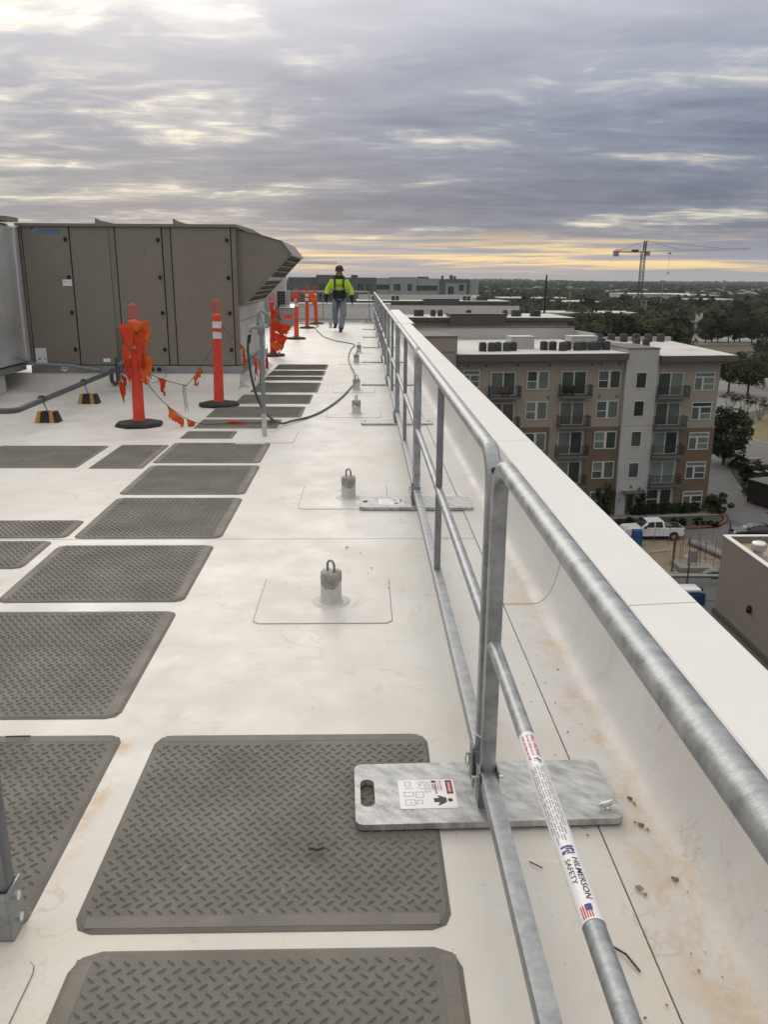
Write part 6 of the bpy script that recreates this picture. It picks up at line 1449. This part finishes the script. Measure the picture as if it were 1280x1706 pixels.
# tower crane
def lattice(mb, p0, p1, w, n, r, top=None):
    p0, p1 = Vector(p0), Vector(p1); d = (p1 - p0).normalized(); a = d.orthogonal().normalized() if abs(d.z) < .9 else Vector((1, 0, 0)); b = d.cross(a).normalized()
    if abs(d.z) < .9: a = Vector((0, 1, 0)); b = Vector((0, 0, 1))
    cs = [(-1, -1), (1, -1), (1, 1), (-1, 1)]; P = lambda i, c: p0.lerp(p1, i / n) + a * c[0] * w / 2 + b * c[1] * w / 2
    for c in cs: mb.tube([P(0, c), P(n, c)], r, 4)
    for i in range(n):
        for k in range(4):
            c, e = cs[k], cs[(k + 1) % 4]; mb.tube([P(i, c), P(i + 1, e)], r * .6, 4, False); mb.tube([P(i, c), P(i, e)], r * .6, 4, False)
Yc = 560.0
cb_ = ony(1066, 500, Yc); Cr = thing('tower_crane', 'dark lattice tower crane with long thin jib above the woods', 'crane', (cb_.x, Yc, G))
zt = ony(1066, 421, Yc).z - G; zp = ony(1066, 401, Yc).z - G
mb = MB(); lattice(mb, (0, 0, 0), (0, 0, zt), 2.4, 20, .19); mb.build('mast', crane_m, Cr)
mb = MB(); lattice(mb, (.4, 0, zt), (.9, 0, zp), 1.5, 5, .20); mb.build('apex', crane_m, Cr)
jl = ony(1251, 415, Yc) - Vector((cb_.x, Yc, G)); cl_ = ony(1026, 423, Yc) - Vector((cb_.x, Yc, G))
mb = MB(); lattice(mb, (1.2, 0, zt + .8), (jl.x, 0, zt + 2.8), 1.1, 34, .055); mb.build('jib', pbr('jib_steel', (.24, .20, .15), rough=.6), Cr)
mb = MB(); mb.box(cl_.x, -1.0, -1.1, 1.1, zt + .1, zt + .7); lattice(mb, (cl_.x, 0, zt + 1.2), (-1, 0, zt + 1.2), 1.2, 6, .1); mb.build('counter_jib', crane_m, Cr)
MB().box(cl_.x - 1.2, cl_.x + 2.0, -1.2, 1.2, zt - 2.4, zt + 1.2).build('counterweight', greyl_m, Cr)
MB().bbox(1.3, 4.0, -1.2, 1.2, zt - 1.8, zt + 1.0, .1).build('cab', greyl_m, Cr)
MB().bbox(-7.5, -3.5, -1, 1, zt + .7, zt + 2.0, .1).build('winch_house', crane_m, Cr)
mb = MB()
for a_, b_ in (((.9, 0, zp), (cl_.x + 2, 0, zt + .8)), ((.9, 0, zp), (jl.x * .35, 0, zt + 2.0)), ((.9, 0, zp), (jl.x * .72, 0, zt + 3.0))): mb.tube([a_, b_], .09, 4)
mb.build('tie_bars', crane_m, Cr)
tx = ony(1117, 421, Yc).x - cb_.x; MB().box(tx - .8, tx + .8, -.8, .8, zt - .7, zt + .1).build('trolley', crane_m, Cr)
MB().tube([(tx, 0, zt - .6), (tx, 0, zt - 12)], .06, 4).build('hoist_rope', crane_m, Cr); MB().box(tx - .35, tx + .35, -.3, .3, zt - 13.2, zt - 12).build('hook_block', crane_m, Cr)
# second far crane, only its jib shows between hood and worker
Y2 = 900.0; e0, e1 = ony(470, 437, Y2), ony(562, 437, Y2)
t = thing('tower_crane', 'faint distant crane jib between the intake hood and the worker', 'crane', (e0.x, Y2, G)); zz = e0.z - G
mb = MB(); lattice(mb, (-20, 0, zz), (e1.x - e0.x, 0, zz), 2.0, 30, .13); mb.build('jib', MATS['jib_steel'], t); mb = MB(); lattice(mb, (-18, 0, 0), (-18, 0, zz + 8), 2.2, 20, .2); mb.build('mast', crane_m, t)
# poles
t = thing('utility_pole', 'tall thin black pole rising behind the second apartment block', 'pole', (ony(906, 527, 205).x, 205, G)); pz = ony(910, 458, 205).z - G
MB().tube([(0, 0, 0), (.25, 0, pz)], [.36, .20], 8).build('shaft', black_m, t); MB().lathe([(.5, 0), (.5, .5)], 8).build('footing', concrete_m, t)
for x, yb, yt, Y_, lab in ((951, 520, 482, 520, 'pale pylon near the beige warehouse'), (1105, 520, 470, 560, 'pale lamp mast with flat head beyond the tree belt'), (1207, 486, 468, 1400, 'thin water tower mast on the horizon')):
    a_ = ony(x, yt, Y_); t = thing('lamp_mast', lab, 'mast', (a_.x, Y_, G)); MB().tube([(0, 0, 0), (0, 0, a_.z - G)], [.45 * Y_ / 560, .25 * Y_ / 560], 6).build('shaft', greyl_m, t); MB().box(-1.8, 1.8, -.5, .5, a_.z - G, a_.z - G + 1.0).build('head', greyl_m, t)
for x, lab in ((1070, 'short pylon frame in the tree belt'),):
    a_ = onz(x, 545, G); t = thing('power_pylon', lab, 'pylon', (a_.x, a_.y, G)); mb = MB(); lattice(mb, (0, 0, 0), (0, 0, 14), 2.4, 4, .14); mb.build('frame', greyl_m, t); MB().box(-2.4, 2.4, -.15, .15, 14, 14.3).build('crossarm', greyl_m, t)
for k, (x, w, y0) in enumerate(((1252, 3.2, 474.0), (1258, 3.5, 474.5), (1247, 2.4, 475.5))):
    a_ = ony(x, y0, 5200); t = thing('skyline_tower', 'hazy tower of the far skyline', 'building', (a_.x, 5200, G), 0, 'towers of the far skyline'); ww = w / F_PX * 5200
    MB().box(-ww / 2, ww / 2, 0, ww, 0, a_.z - G).build('shaft', bldgrey_m, t); MB().box(-ww / 4, ww / 4, 0, ww / 2, a_.z - G, a_.z - G + 4).build('crown', bldgrey_m, t)

# ------------------------------------------------------------------ air
hz_m = bpy.data.materials.new('haze'); hz_m.use_nodes = True; N = hz_m.node_tree.nodes; N.remove(N['Principled BSDF'])
pv = N.new('ShaderNodeVolumePrincipled'); pv.inputs['Color'].default_value = (.80, .84, .92, 1); pv.inputs['Density'].default_value = .00007; pv.inputs['Anisotropy'].default_value = .2
hz_m.node_tree.links.new(pv.outputs[0], N['Material Output'].inputs['Volume'])
USE_HAZE = True
if USE_HAZE:
    hb = MB().box(-21000, 21000, -21000, 21000, G - 60, 62).build('haze', hz_m, kind='stuff'); tag(hb, 'thin blue grey haze over the far land', 'haze')
